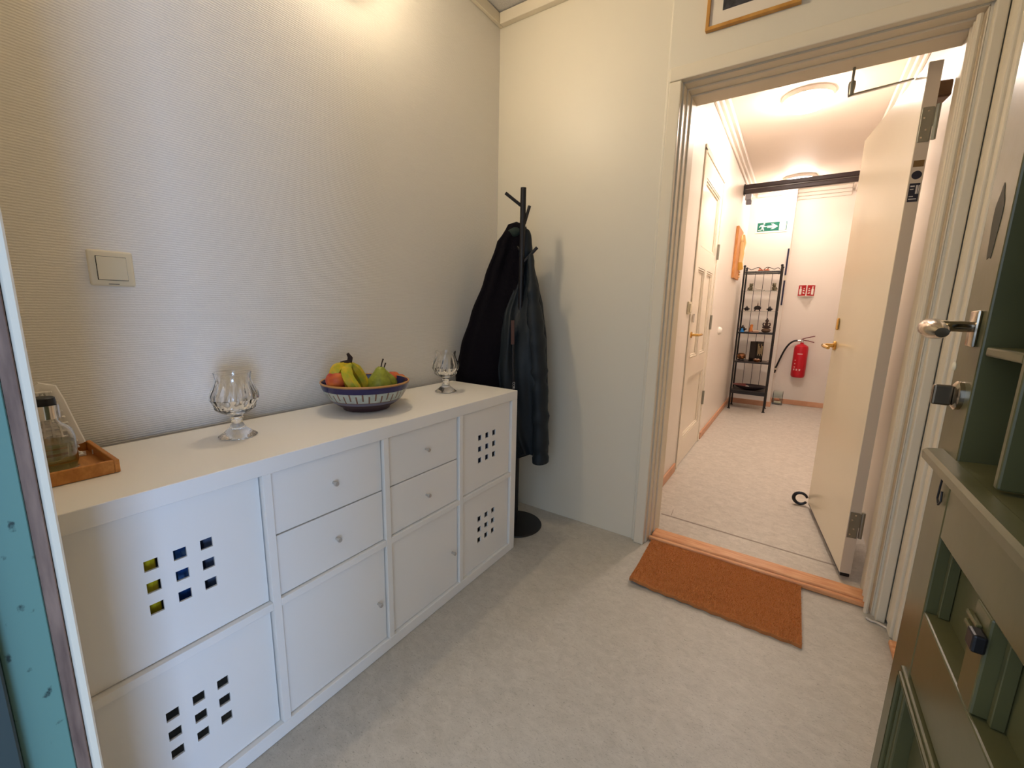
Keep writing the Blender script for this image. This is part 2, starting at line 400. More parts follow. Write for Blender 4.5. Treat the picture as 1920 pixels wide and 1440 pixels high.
for k, (ya, yb, za, zb) in enumerate(((0.024, 0.029, 1.575, 1.605), (0.031, 0.0335, 1.575, 1.605), (0.008, 0.020, 1.60, 1.604), (0.008, 0.018, 1.59, 1.593), (0.008, 0.020, 1.565, 1.568), (0.008, 0.030, 1.556, 1.559))):
    t = NB(); box(t, -0.0026, -0.0021, ya, yb, za, zb); t.transform(DM); merge(bm, t)
obj('sticker_print', bm, mat('print white', (214, 206, 196), 0.5), d1)
# curled black seal at the foot of the free edge
e0 = DM @ Vector((0.765, -0.004, 0.022))
pts = [e0 + Vector((-0.034 + 0.034 * math.cos(a), 0.012, 0.034 * math.sin(a) + 0.020)) for a in [(-0.15 - 1.75 * k / 18) * PI for k in range(19)]]
bm = tube(NB(), pts, [0.007 + 0.003 * math.sin(k / 18 * PI) for k in range(19)], 8, flat=(1.0, 1.0)); obj('curled_seal', bm, mat('black rubber', (18, 15, 18), 0.35), d1, True)
obj('bottom_seal', box(NB(), 0.0, 0.765, 0.004, 0.036, 0.020, 0.0335, mtx=DM), mat('black rubber', (18, 15, 18), 0.35), d1)
# closer: bracket under the head, arm to the leaf, dark plate on the hinge side
p0 = Vector((1.500, 0.172, 2.036)); pe = onleaf(1709, 148)
dc = thing('door_closer', 'steel door closer arm hanging under the head of the white inner door', 'door closer', (p0.x, p0.y, p0.z - 0.1))
bm = NB(); tube(bm, [p0, p0 - Vector((0, 0, 0.05))], 0.0045, 8); lathe(bm, [(0.0, 0), (0.011, 0), (0.012, -0.012), (0.009, -0.045), (0.0, -0.046)], p0 - Vector((0, 0, 0.048)), 12); obj('pivot', bm, M_zinc, dc, True)
q0 = p0 - Vector((0, 0, 0.090)); dv = (pe - q0); dv2 = dv.normalized(); sd = dv2.cross(Vector((0, 0, 1))).normalized()
bm = prism(NB(), [q0 + sd * 0.010, q0 - sd * 0.010, pe - sd * 0.010, pe + sd * 0.010], (0, 0, -0.006)); obj('arm', bm, M_zinc, dc)
bm = box(NB(), 0.03, 0.20, 0.0405, 0.085, 1.905, 1.96, 0.006, 2, mtx=DM); obj('closer_body', bm, mat('bronze metal', (110, 84, 60), 0.4, metal=0.6), dc)

# ---------------- door_2: panelled door in the left wall of the hall
d2 = thing('door_2', None, None, (HX, 1.55, 0), kind='structure')
M_d2 = mat('hall door paint', (238, 226, 206), 0.25)
ya, yb, zt = 1.155, 1.94, 2.15
ps = [(ya + 0.10, yb - 0.10, 1.58, 2.02), (ya + 0.10, (ya + yb) / 2 - 0.045, 0.80, 1.44), ((ya + yb) / 2 + 0.045, yb - 0.10, 0.80, 1.44), (ya + 0.10, yb - 0.10, 0.20, 0.66)]
us = sorted({ya, yb} | {p[0] for p in ps} | {p[1] for p in ps}); vs = sorted({0.008, zt} | {p[2] for p in ps} | {p[3] for p in ps})
inp = lambda u, v: any(p[0] < u < p[1] and p[2] < v < p[3] for p in ps)
obj('leaf', grid(us, vs, lambda i, j: inp((us[i] + us[i + 1]) / 2, (vs[j] + vs[j + 1]) / 2), HX - 0.035, HX + 0.004, 'x'), M_d2, d2)
for p in ps:
    pn = obj('panel', B(HX - 0.030, HX - 0.012, p[0], p[1], p[2], p[3]), M_d2, d2)
    bm = NB()
    for k in (0, 1):
        o_, t_ = 0.002 + 0.012 * k, 0.012
        x1 = HX + 0.002 - 0.006 * k
        box(bm, HX - 0.012, x1, p[0] + o_, p[0] + o_ + t_, p[2] + o_, p[3] - o_, 0.002); box(bm, HX - 0.012, x1, p[1] - o_ - t_, p[1] - o_, p[2] + o_, p[3] - o_, 0.002)
        box(bm, HX - 0.012, x1, p[0] + o_ + t_, p[1] - o_ - t_, p[2] + o_, p[2] + o_ + t_, 0.002); box(bm, HX - 0.012, x1, p[0] + o_ + t_, p[1] - o_ - t_, p[3] - o_ - t_, p[3] - o_, 0.002)
    obj('moulding', bm, M_d2, pn)
q = onX(1291, 629, HX + 0.01)
bm = NB(); lathe(bm, [(0.0, 0), (0.022, 0), (0.022, 0.008), (0.010, 0.010), (0.009, 0.03), (0.0, 0.03)], (0, 0, 0), 16); bm.transform(Matrix.Translation((HX + 0.004, ya + 0.05, q.z)) @ rotm('Y', 90))
tube(bm, [(HX + 0.030, ya + 0.05, q.z), (HX + 0.05, ya + 0.05, q.z), (HX + 0.055, ya + 0.065, q.z), (HX + 0.055, ya + 0.17, q.z)], 0.009, 10); obj('door_handle', bm, M_brass, d2, True)
q = onX(1291, 597, HX + 0.01); obj('lock_escutcheon', B(HX + 0.0045, HX + 0.016, ya + 0.035, ya + 0.065, q.z - 0.03, q.z + 0.03, 0.004, 2), M_chrome, d2)
for zc in (0.40, 1.05, 1.62):
    bm = tube(NB(), [(HX + 0.012, yb + 0.004, zc - 0.06), (HX + 0.012, yb + 0.004, zc + 0.06)], 0.010, 10); obj('hinge', bm, M_zinc, d2)
bm = NB()
for a, b in ((1.118, 1.153), (1.942, 1.977)): box(bm, HX + 0.0005, HX + 0.010, a, b, 0.0, 2.17, 0.002)
box(bm, HX + 0.0005, HX + 0.010, 1.118, 1.977, 2.152, 2.19, 0.002); struct('trim_18', bm, M_d2)

# ---------------- door_3: the green entrance door, open against the right
FX, DT = 1.670, 0.072          # face plane and thickness
GY0, GY1 = -0.925, -1.872      # free edge, hinge edge
M_green = mat('old olive green gloss paint', (92, 88, 54), 0.30, noise=(5, (80, 78, 48), 4, 0.3, 0.65), bump=(14, 0.12, 0.004))
M_gglass = mat('dark green tinted glass', (26, 36, 30), 0.12)
d3 = thing('door_3', None, None, (FX + DT / 2, (GY0 + GY1) / 2, 0), kind='structure')
def gbox(name, ya, yb, za, zb, x0=FX, x1=FX + DT, bev=0.003, m=M_green, par=None): return obj(name, B(x0, x1, ya, yb, za, zb, bev, 2), m, par or d3)
gbox('stile', -1.032, GY0, 0.012, 2.14); gbox('stile', GY1, -1.765, 0.012, 2.14)
gbox('rail', -1.764, -1.033, 2.02, 2.14); gbox('rail', -1.764, -1.033, 0.770, 0.8755); gbox('rail', -1.764, -1.033, 0.505, 0.632); gbox('rail', -1.764, -1.033, 0.012, 0.16)
for a, b in ((-1.262, -1.212), (-1.492, -1.442)): gbox('mullion', a, b, 0.633, 0.769)
for a, b in ((-1.2115, -1.0335), (-1.4415, -1.2625), (-1.7635, -1.4925)):
    p = gbox('panel', a, b, 0.6325, 0.7695, FX + 0.030, FX + 0.040, 0)
    obj('bead', B(FX + 0.016, FX + 0.0295, b - 0.010, b, 0.6325, 0.7695, 0.001), M_green, p)
p = gbox('panel', -1.7635, -1.0335, 0.1605, 0.5045, FX + 0.022, FX + 0.034, 0)
bm = NB()                                   # bolection moulding of the lower panel
for k, (o_, xx, t_) in enumerate(((0.0, FX - 0.006, 0.007), (0.008, FX - 0.010, 0.006), (0.015, FX - 0.004, 0.006))):
    box(bm, xx, FX + 0.021, -1.70 + 0, -1.0 - o_, 0.498 - o_ - t_, 0.498 - o_, 0.004, 2)
    box(bm, xx, FX + 0.021, -1.0 - o_ - t_, -1.0 - o_, 0.18, 0.498 - o_ - t_, 0.004, 2) if k else None
obj('bolection_moulding', bm, M_green, p)
# ledge under the glass
bm = NB(); sec = [(FX - 0.0004, 0.9045), (FX - 0.021, 0.902), (FX - 0.026, 0.897), (FX - 0.025, 0.884), (FX - 0.010, 0.877), (FX - 0.0004, 0.876)]
prism(bm, [(x, -0.958, z) for x, z in sec], (0, GY1 + 0.01 + 0.958, 0)); obj('weather_ledge', bm, M_green, d3)
bm = prism(NB(), [(x, -1.0335, z) for x, z in ((FX, 0.9045), (FX, 0.876), (FX + 0.0715, 0.876), (FX + 0.0715, 0.909))], (0, -1.7635 + 1.0335, 0)); obj('glazing_sill', bm, M_green, d3)
# glazing: one pane per light and deep bars
ys = [-1.764, -1.62, -1.475, -1.33, -1.178, -1.033]; zs = [0.909, 1.082, 1.56, 2.019]
for i in range(1, 5): gbox('glazing_bar', ys[i] - 0.007, ys[i] + 0.007, 0.910, 2.018, FX + 0.002, FX + 0.060, 0.003)
for z in zs[1:3]:
    for i in range(5): gbox('glazing_bar', ys[i] + 0.0075, ys[i + 1] - 0.0075, z - 0.007, z + 0.007, FX + 0.003, FX + 0.060, 0.003)
for i in range(5):
    for j in range(3): gbox('pane', ys[i] + 0.0005, ys[i + 1] - 0.0005, zs[j] + 0.0005, zs[j + 1] - 0.0005, FX + 0.0605, FX + 0.0640, 0, M_gglass)
# lever handle, thumb turn, small cover
M_agedchrome = mat('worn chrome', (196, 184, 166), 0.16, metal=1.0, noise=(30, (150, 136, 120), 4, 0.3, 0.6))
c = onX(1831, 613, FX)
bm = NB(); box(bm, FX - 0.006, FX, c.y - 0.018, c.y + 0.018, c.z - 0.032, c.z + 0.026, 0.003, 2); pl = obj('handle_plate', bm, M_agedchrome, d3, True)
bm = tube(NB(), bez([(FX - 0.004, c.y, c.z), (FX - 0.050, c.y, c.z), (FX - 0.062, c.y - 0.004, c.z), (FX - 0.066, c.y - 0.05, c.z - 0.002), (FX - 0.062, c.y - 0.115, c.z - 0.008)], 16), [0.010] * 4 + [0.011, 0.012, 0.013, 0.014, 0.0145, 0.015, 0.0155, 0.016, 0.016, 0.016, 0.015, 0.013, 0.008], 14, flat=(1, 0.9)); obj('lever', bm, M_agedchrome, d3, True)
c = onX(1800, 742, FX)
bm = NB(); lathe(bm, [(0.0, 0), (0.024, 0), (0.024, 0.006), (0.018, 0.010), (0.0, 0.010)], (0, 0, 0), 24); bm.transform(Matrix.Translation(c) @ rotm('Y', -90)); lk = obj('thumb_turn_rose', bm, M_agedchrome, d3, True)
bm = B(FX - 0.034, FX - 0.010, c.y - 0.007, c.y + 0.007, c.z - 0.018, c.z + 0.016, 0.003, 2); obj('thumb_turn', bm, mat('dark brass', (120, 104, 84), 0.3, metal=0.9), d3)
c = onX(1790, 687, FX); bm = NB(); ball(bm, (FX, c.y, c.z), 0.004, 0.008, 0.008, 14, 8); obj('keyhole_cover', bm, M_ivory, d3, True)
# hook with a bent wire on the rail below the ledge
c = onX(1768, 925, FX); pts = [(FX - 0.004, c.y + dy, c.z + dz) for dy, dz in ((0.0, 0.030), (0.004, 0.012), (0.006, -0.012), (-0.004, -0.020), (-0.014, -0.010), (-0.010, 0.006))]
obj('wire_hook', tube(NB(), pts, 0.0016, 6), M_black, d3)
c = onX(1846, 1205, FX); lt = obj('latch', B(FX - 0.014, FX - 0.0003, c.y - 0.012, c.y + 0.012, c.z - 0.012, c.z + 0.012, 0.003, 2), M_black, d3)
for dz in (-0.006, 0.008): obj('latch_bar', B(FX - 0.006, FX - 0.0003, c.y + 0.0125, c.y + 0.05, c.z + dz, c.z + dz + 0.006, 0.001), M_green, lt)
# dark scuffed patch where the latch rubs, as a worn iron plate
c = onX(1868, 420, FX)
bm = prism(NB(), [(FX - 0.0006, c.y + 0.017 * math.cos(a) * (1 + 0.15 * math.sin(3 * a)), c.z + 0.055 * math.sin(a) * (1 + 0.1 * math.sin(5 * a))) for a in [2 * PI * k / 28 for k in range(28)]], (0.0005, 0, 0))
obj('worn_patch', bm, mat('worn paint', (70, 64, 48), 0.7), d3)

# ================================================================== THE WHITE CUBE SHELVING UNIT
CX0, CX1, CY0, CY1, CH = 0.040, 0.430, -1.890, -0.420, 0.770
T, S = 0.040, 0.020
cab = thing('cube_shelf_unit', 'long low white cube shelf unit with drawers and doors along the left wall', 'shelf unit', ((CX0 + CX1) / 2, (CY0 + CY1) / 2, 0))
obj('top_board', B(CX0, CX1, CY0, CY1, CH - T, CH, 0.0012), M_lam, cab)
obj('bottom_board', B(CX0, CX1, CY0 + T, CY1 - T, 0.001, T, 0.0012), M_lam, cab)
for y in (CY0, CY1 - T): obj('side_panel', B(CX0, CX1, y, y + T - 0.0002, 0.001, CH - T - 0.0002, 0.0012), M_lam, cab)
bw = (CY1 - CY0 - 2 * T - 3 * S) / 4; bh = (CH - 2 * T - S) / 2
bays = [CY0 + T + i * (bw + S) for i in range(4)]          # y of each bay's left side
for i in range(3): obj('divider', B(CX0, CX1 - 0.0005, bays[i] + bw, bays[i] + bw + S, T, CH - T, 0.0008), M_lam, cab)
for i in range(4): obj('shelf_board', B(CX0 + 0.002, CX1 - 0.001, bays[i] + 0.0002, bays[i] + bw - 0.0002, T + bh, T + bh + S, 0.0008), M_lam, cab)
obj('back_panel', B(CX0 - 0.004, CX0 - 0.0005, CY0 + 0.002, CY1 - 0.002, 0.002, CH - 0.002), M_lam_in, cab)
M_knob = mat('knob steel', (196, 190, 182), 0.35, metal=0.4)
def knob(y, z, x, par):
    bm = NB(); lathe(bm, [(0.0, 0), (0.004, 0), (0.004, 0.008), (0.006, 0.010), (0.0068, 0.016), (0.006, 0.019), (0.0, 0.0195)], (0, 0, 0), 16); bm.transform(Matrix.Translation((x, y, z)) @ rotm('Y', 90)); obj('knob', bm, M_knob, par, True)
def perforated(i, z0, inset):
    y0, y1, z1 = bays[i] + 0.002, bays[i] + bw - 0.003, z0 + bh - 0.003; z0 += 0.002
    yc, zc, pt, hs = (y0 + y1) / 2 + (0.0 if i else 0.0), z0 + 0.165, 0.048, 0.0115
    us = [y0]; vs = [z0]
    for k in (-1, 0, 1): us += [yc + k * pt - hs, yc + k * pt + hs]; vs += [zc + k * pt - hs, zc + k * pt + hs]
    us.append(y1); vs.append(z1)
    return obj('perforated_door', grid(us, vs, lambda a, b: a % 2 == 1 and b % 2 == 1, CX1 - inset - 0.005, CX1 - inset, 'x'), M_lam, cab)
for i, ins in ((0, 0.016), (3, 0.012)):
    for z0 in (T, T + bh + S): perforated(i, z0, ins)
for i in (1, 2):
    zu = T + bh + S
    for k in (0, 1):
        dr = obj('drawer', B(CX0 + 0.05, CX1 - 0.011, bays[i] + 0.002, bays[i] + bw - 0.004, zu + 0.0025 + k * bh / 2, zu + (k + 1) * bh / 2 - 0.0015, 0.001), M_lam, cab)
        knob(bays[i] + bw / 2, zu + bh / 4 + k * bh / 2, CX1 - 0.011, dr)
    dr = obj('door', B(CX1 - 0.028, CX1 - 0.011, bays[i] + 0.002, bays[i] + bw - 0.004, T + 0.0025, T + bh - 0.0025, 0.001), M_lam, cab)
    knob(bays[i] + bw - 0.035, T + bh / 2 - 0.02, CX1 - 0.011, dr)
# things glimpsed through the square holes
def inner(name, label, cat, bm, m): return tag(obj(name, bm, m), label, cat)
zu = T + bh + S
bm = B(0.22, 0.385, -1.80, -1.715, zu + 0.0005, zu + 0.235, 0.012, 2); inner('yellow_box', 'yellow box seen through the square holes of the upper perforated door beside the entrance', 'box', bm, mat('yellow plastic', (230, 200, 30), 0.4))
bm = NB(); lathe(bm, [(0.0, 0), (0.033, 0), (0.035, 0.005), (0.035, 0.19), (0.02, 0.215), (0.012, 0.22), (0.012, 0.24), (0, 0.24)], (0.345, -1.672, zu + 0.0005), 20); inner('spray_can', 'shiny blue can seen through the square holes next to the yellow box', 'can', bm, mat('blue metallic', (60, 110, 190), 0.2, metal=0.6))
bm = B(0.25, 0.38, -1.63, -1.56, zu + 0.0005, zu + 0.26, 0.004); inner('grey_carton', 'slate grey carton behind the holes beside the blue can', 'carton', bm, mat('slate card', (92, 104, 128), 0.6))
bm = B(0.24, 0.385, -0.645, -0.54, zu + 0.0005, zu + 0.20, 0.004); inner('blue_carton', 'blue carton seen through the holes of the upper perforated door by the coat stand', 'carton', bm, mat('blue card', (70, 86, 120), 0.6))
bm = B(0.24, 0.385, -0.72, -0.655, T + 0.0005, T + 0.23, 0.004); inner('white_carton', 'pale carton seen through the holes of the lower perforated door by the coat stand', 'carton', bm, mat('pale card', (190, 184, 172), 0.6))

# ================================================================== ON THE UNIT
TZ = CH + 0.0006
def glass(label, c):
    c = Vector((c[0], c[1], TZ))
    out = [(0.0, 0.0), (0.044, 0.0), (0.046, 0.003), (0.036, 0.010), (0.020, 0.024), (0.0135, 0.038), (0.0125, 0.048), (0.017, 0.052), (0.0135, 0.056), (0.018, 0.061), (0.034, 0.068), (0.046, 0.078), (0.0485, 0.090), (0.053, 0.096), (0.0585, 0.106), (0.0575, 0.118), (0.050, 0.135), (0.0425, 0.152), (0.041, 0.162), (0.0435, 0.176)]
    inn = [(0.0415, 0.176), (0.0385, 0.162), (0.040, 0.150), (0.047, 0.134), (0.0535, 0.118), (0.0535, 0.106), (0.044, 0.090), (0.040, 0.080), (0.028, 0.073), (0.0, 0.071)]
    def rm(t, k):
        if 11 <= k <= 12: return 1 + 0.020 * math.cos(24 * t)
        if 13 <= k <= 16: return 1 - 0.045 * abs(math.sin(4 * t + (k - 13) * 0.28)) ** 0.5 + 0.03 * math.cos(16 * t - k)
        if 2 <= k <= 4: return 1 + 0.014 * math.cos(24 * t)
        return 1
    bm = lathe(NB(), out + inn, c, 96, rmod=rm)
    return tag(obj('crystal_glass', bm, M_glass, None, True, 30), label, 'glass', 'cut crystal glasses on the shelf unit')
glass('cut crystal stemmed glass between the wooden tray and the fruit bowl', onZ(447, 817, TZ))
glass('cut crystal stemmed glass beside the hanging dark coats', onZ(836, 734, TZ))
# fruit bowl
bc = onZ(688, 764, TZ); bc = Vector((bc.x, bc.y, TZ))
SEG = 168
prof = [(0.0, 0.004), (0.062, 0.004), (0.070, 0.0), (0.078, 0.002), (0.082, 0.010), (0.098, 0.020), (0.110, 0.029), (0.118, 0.036), (0.121, 0.039)]
zb = [0.039 + 0.0025 * k for k in range(1, 15)]
prof += [(0.121 + 0.021 * ((z - 0.039) / 0.035) ** 0.8, z) for z in zb]
n_b = len(prof)
prof += [(0.1435, 0.077), (0.1465, 0.087), (0.1480, 0.093), (0.1495, 0.096), (0.1490, 0.100), (0.1465, 0.101), (0.1440, 0.098), (0.141, 0.088), (0.132, 0.064), (0.118, 0.042), (0.095, 0.022), (0.06, 0.012), (0.0, 0.011)]
def bowl_m(k, i):
    if k < 6: return 3
    if k < 8: return 4
    if 8 <= k < n_b - 1:
        v = (k - 8) / (n_b - 9); u = (i % 8)
        if v < 0.07 or v > 0.95: return 0
        if u in (0,) and v < 0.78: return 0
        if u in (4,) and v > 0.24: return 0
        return 1
    if k < n_b + 2: return 2
    if k < n_b + 6: return 0 if k < n_b + 3 else 5
    return 2
bm = lathe(NB(), prof, bc, SEG, mi=bowl_m)
tag(obj('fruit_bowl', bm, [mat('bowl brown line', (118, 84, 66), 0.35), mat('bowl pale glaze', (186, 194, 184), 0.3, noise=(70, (160, 170, 164), 3, 0.3, 0.7)), mat('bowl navy glaze', (34, 32, 84), 0.18), mat('bowl dark base', (70, 46, 48), 0.4), mat('bowl grey band', (118, 116, 136), 0.3), mat('bowl ochre rim', (206, 150, 84), 0.3)], None, True), 'round glazed bowl with navy rim and pale key pattern holding fruit', 'bowl')
# fruit
def pxf(x, y, X): return onX(x, y, X)
def ppb(px, py, dx=0.0): return onX(px, py, bc.x + dx)
M_ban = mat('banana skin', (222, 184, 30), 0.45, noise=(34, (168, 172, 40), 3, 0.35, 0.62))
M_bstem = mat('banana stem brown', (46, 30, 24), 0.7)
bb = ppb(655, 690)
bun = thing('banana_bunch', 'bunch of yellow bananas with dark stem standing in the fruit bowl', 'bananas', (bb.x, bb.y, bc.z + 0.03))
st = ppb(655, 678)
def banana(pts, r0):
    pp = bez(pts, 18); n = len(pp)
    rr = [r0 * max(0.22, min(1, 0.32 + 2.6 * k / n) if k < n * 0.3 else 1 if k < n * 0.8 else 1 - 1.3 * ((k / n - 0.8) / 0.2) ** 2 * 0.6) for k in range(n)]
    obj('banana', tube(NB(), pp, rr, 6), M_ban, bun, True, 50)
banana([st + Vector((0, -0.006, -0.004)), ppb(622, 690, 0.0), ppb(622, 706, 0.0), ppb(640, 735, 0.0)], 0.0185)
banana([st + Vector((0.008, -0.001, -0.008)), ppb(640, 700, 0.025), ppb(655, 716, 0.045), ppb(672, 736, 0.055)], 0.0205)
banana([st + Vector((-0.002, 0.006, -0.006)), ppb(668, 692, -0.01), ppb(682, 712, 0.0), ppb(686, 730, 0.010)], 0.0190)
bm = NB(); a = ppb(639, 681); tube(bm, [a, st, ppb(656, 667)], [0.006, 0.0085, 0.007], 8); tube(bm, [st, ppb(657, 671), ppb(652, 663)], [0.009, 0.008, 0.005], 8); obj('stem', bm, M_bstem, bun, True)
M_peach = mat('peach skin', (226, 120, 44), 0.5, noise=(22, (186, 56, 44), 3, 0.35, 0.65))
def peach(label, c, rr):
    def dsp(n): return 1 - 0.10 * max(0, 1 - abs(math.atan2(n.x, n.y) - 0.6) / 0.28) * (0.5 + 0.5 * n.z) - (0.22 * max(0, n.z - 0.86) / 0.14)
    tag(obj('peach', ball(NB(), c, rr, rr, rr * 0.94, 32, 18, dsp), M_peach, None, True, 80), label, 'peach', 'peaches in the fruit bowl')
peach('orange red peach beside the bananas in the bowl', ppb(631, 713, 0.0), 0.034)
peach('russet peach behind the pears in the bowl', ppb(737, 709, -0.030), 0.029)
peach('small orange peach against the bowl rim beside the pears', ppb(751, 711, -0.005), 0.022)
M_pear = mat('pear skin', (160, 164, 54), 0.45, noise=(60, (126, 136, 40), 4, 0.3, 0.6))
def pear(label, c, sc, tilt, stem):
    c = Vector(c)
    pf = [(0.0, -0.036), (0.012, -0.036), (0.026, -0.030), (0.036, -0.016), (0.0385, 0.0), (0.034, 0.016), (0.026, 0.030), (0.019, 0.042), (0.015, 0.051), (0.009, 0.057), (0.003, 0.0575), (0.0, 0.056)]
    mt = rotm('X', tilt[0]) @ rotm('Y', tilt[1]); mt = mt @ Matrix.Scale(sc, 4)
    t = thing('pear', label, 'pear', c - Vector((0, 0, 0.036 * sc)), 'pears in the fruit bowl')
    obj('flesh', lathe(NB(), pf, c, 28, mtx=mt), M_pear, t, True, 80)
    if stem:
        a = c + mt @ Vector((0, 0, 0.055)); obj('stem', tube(NB(), [a, a + Vector((0, 0.004, 0.014)), a + Vector((0, 0.011, 0.030))], [0.0022, 0.0020, 0.0028], 7), M_bstem, t, True)
pear('green pear with a long brown stem in the fruit bowl', ppb(711, 722, 0.03), 1.15, (-6, 4), True)
pear('green pear leaning behind the stemmed pear', ppb(728, 719, -0.022), 0.92, (14, -12), True)
# tray with dispenser and perforated white holder
a = onZ(227, 884, TZ); tx1, ty1 = 0.272, a.y; tx0, ty0 = 0.055, -1.886
tr = thing('wooden_tray', 'small square bamboo tray on the shelf unit beside the entrance', 'tray', ((tx0 + tx1) / 2, (ty0 + ty1) / 2, TZ))
obj('base', B(tx0 + 0.009, tx1 - 0.009, ty0 + 0.009, ty1 - 0.009, TZ, TZ + 0.007), M_oak, tr)
for q in ((tx0, tx1, ty0, ty0 + 0.009), (tx0, tx1, ty1 - 0.009, ty1), (tx0, tx0 + 0.009, ty0 + 0.009, ty1 - 0.009), (tx1 - 0.009, tx1, ty0 + 0.009, ty1 - 0.009)): obj('rim', B(*q, TZ, TZ + 0.028, 0.002, 2), M_oak, tr)
c = Vector((0.185, -1.808, TZ + 0.0075))
bt = thing('soap_dispenser', 'clear dispenser bottle with chrome and black pump collar on the wooden tray', 'bottle', c)
obj('bottle', lathe(NB(), [(0.0, 0.0), (0.034, 0.0), (0.038, 0.004), (0.0385, 0.07), (0.034, 0.088), (0.022, 0.100), (0.018, 0.106), (0.018, 0.112), (0.0165, 0.112), (0.0165, 0.105), (0.021, 0.098), (0.032, 0.087), (0.0365, 0.07), (0.036, 0.006), (0.0, 0.005)], c, 40), M_glass, bt, True)
obj('liquid', lathe(NB(), [(0.0, 0.0056), (0.0355, 0.0066), (0.036, 0.062), (0.0, 0.062)], c, 32), mat('pale soap', (200, 204, 150), 0.05, trans=0.9, ior=1.34), bt, True)
obj('collar', lathe(NB(), [(0.0, 0.1125), (0.0225, 0.1125), (0.0225, 0.140), (0.0, 0.140)], c, 28), M_chrome, bt, True)
obj('cap', lathe(NB(), [(0.0, 0.1405), (0.019, 0.1405), (0.0185, 0.154), (0.016, 0.156), (0.0, 0.156)], c, 28), M_black, bt, True)
c = Vector((0.100, -1.822, TZ + 0.0075)); M_wp = mat('white plastic', (230, 224, 214), 0.4)
wh = thing('perforated_holder', 'white perforated plastic holder behind the soap dispenser on the tray', 'holder', c)
# arched frame leaning over, filled with slats and cross bars
HXP = 0.100
pth = [onX(px, py, HXP) for px, py in ((60, 822), (57, 770), (60, 738), (76, 727), (92, 729), (106, 752), (126, 792), (147, 832))]
pth = [Vector((HXP, max(p.y, -1.880), max(p.z, c.z + 0.006))) for p in pth]
obj('frame', tube(NB(), pth, 0.0065, 10, flat=(2.0, 0.9)), M_wp, wh, True)
def right_at(z):
    q = [(p.z, p.y) for p in pth[4:]][::-1]
    for (za, ya_), (zb_, yb_) in zip(q, q[1:]):
        if za <= z <= zb_: return ya_ + (yb_ - ya_) * (z - za) / (zb_ - za)
    return q[0][1] if z < q[0][0] else q[-1][1]
ztp = pth[3].z
for k in range(11):
    z = c.z + 0.006 + k * 0.0145
    if z < ztp - 0.012: obj('bar', B(HXP - 0.010, HXP + 0.010, pth[1].y, right_at(z), z, z + 0.0045, 0.001), M_wp, wh)
for k in range(6):
    y = pth[1].y + 0.012 + 0.014 * k; zz = c.z + 0.010
    while zz < ztp - 0.010 and right_at(zz) > y: zz += 0.004
    obj('upright', B(HXP + 0.0105, HXP + 0.0135, y - 0.002, y + 0.002, c.z, zz, 0), M_wp, wh)
obj('foot', B(HXP - 0.014, HXP + 0.014, pth[1].y, pth[-1].y + 0.006, c.z, c.z + 0.0055, 0.001), M_wp, wh)

# ================================================================== ON THE LEFT WALL
q0, q1 = onX(163, 470, 0.008), onX(253, 535, 0.008); yc, zc, hs = (q0.y + q1.y) / 2, (q0.z + q1.z) / 2 , 0.0425
sw = thing('light_switch', 'ivory square light switch on the textured left wall', 'light switch', (0.0, yc, zc - hs))
obj('frame', B(0.0, 0.010, yc - hs, yc + hs, zc - hs, zc + hs, 0.005, 3), M_ivory, sw, True)
obj('shadow_gap', B(0.0101, 0.0104, yc - 0.0285, yc + 0.0285, zc - 0.0285, zc + 0.0285), M_dark, sw)
obj('rocker', box(NB(), 0.0, 0.004, yc - 0.0275, yc + 0.0275, zc - 0.0275, zc + 0.0275, 0.0012, 2, mtx=Matrix.Translation((0.0105, 0, 0))), M_ivory, sw)
obj('print', B(0.0101, 0.0103, yc - 0.010, yc + 0.010, zc - 0.0385, zc - 0.0365), mat('grey print', (120, 112, 100), 0.5), sw)
# round wall lamp, its lower rim touches the top of the picture
lc = Vector((0.0, -0.935, 2.345))
wl = thing('wall_lamp', 'round white glowing wall lamp high on the left wall above the shelf unit', 'wall lamp', lc)
my = rotm('Y', 90)
bm = lathe(NB(), [(0.0, 0.0), (0.082, 0.0), (0.085, 0.006), (0.087, 0.069), (0.084, 0.071), (0.080, 0.056), (0.0, 0.056)], lc, 48, mtx=my); obj('base_ring', bm, mat('lamp base white', (236, 226, 214), 0.4), wl, True)
bm = lathe(NB(), [(0.078, 0.0565), (0.078, 0.068), (0.070, 0.090), (0.052, 0.107), (0.028, 0.116), (0.0, 0.119)], lc, 48, mtx=my)
obj('glass_shade', bm, mat('wall lamp glow', (255, 236, 206), 0.4, emit=WALL_LAMP, emit_col=WALL_LAMP_COL), wl, True)

# picture above the doorway
a, b = onY(1323, 57, -0.030), onY(1502, 10, -0.030); x0, x1, z0 = a.x, b.x, (a.z + b.z) / 2; z1 = z0 + 0.27
pf = thing('picture_frame', 'framed picture with narrow light wood frame above the inner doorway', 'picture', ((x0 + x1) / 2, -0.020, z0))
M_fw = mat('frame wood', (204, 152, 76), 0.45, noise=(20, (178, 124, 52), 4, 0.3, 0.7))
for q in ((x0, x1, z0, z0 + 0.012), (x0, x1, z1 - 0.012, z1), (x0, x0 + 0.012, z0 + 0.012, z1 - 0.012), (x1 - 0.012, x1, z0 + 0.012, z1 - 0.012)): obj('frame_bar', B(q[0], q[1], -0.040, -0.0205, q[2], q[3], 0.001), M_fw, pf)
obj('mount', B(x0 + 0.012, x1 - 0.012, -0.030, -0.021, z0 + 0.012, z1 - 0.012), mat('picture mount', (226, 216, 200), 0.6), pf)
obj('print', B(x0 + 0.055, x1 - 0.055, -0.0306, -0.0301, z0 + 0.058, z1 - 0.05), mat('dark print', (70, 68, 72), 0.5, noise=(40, (30, 30, 34), 5, 0.35, 0.65)), pf)

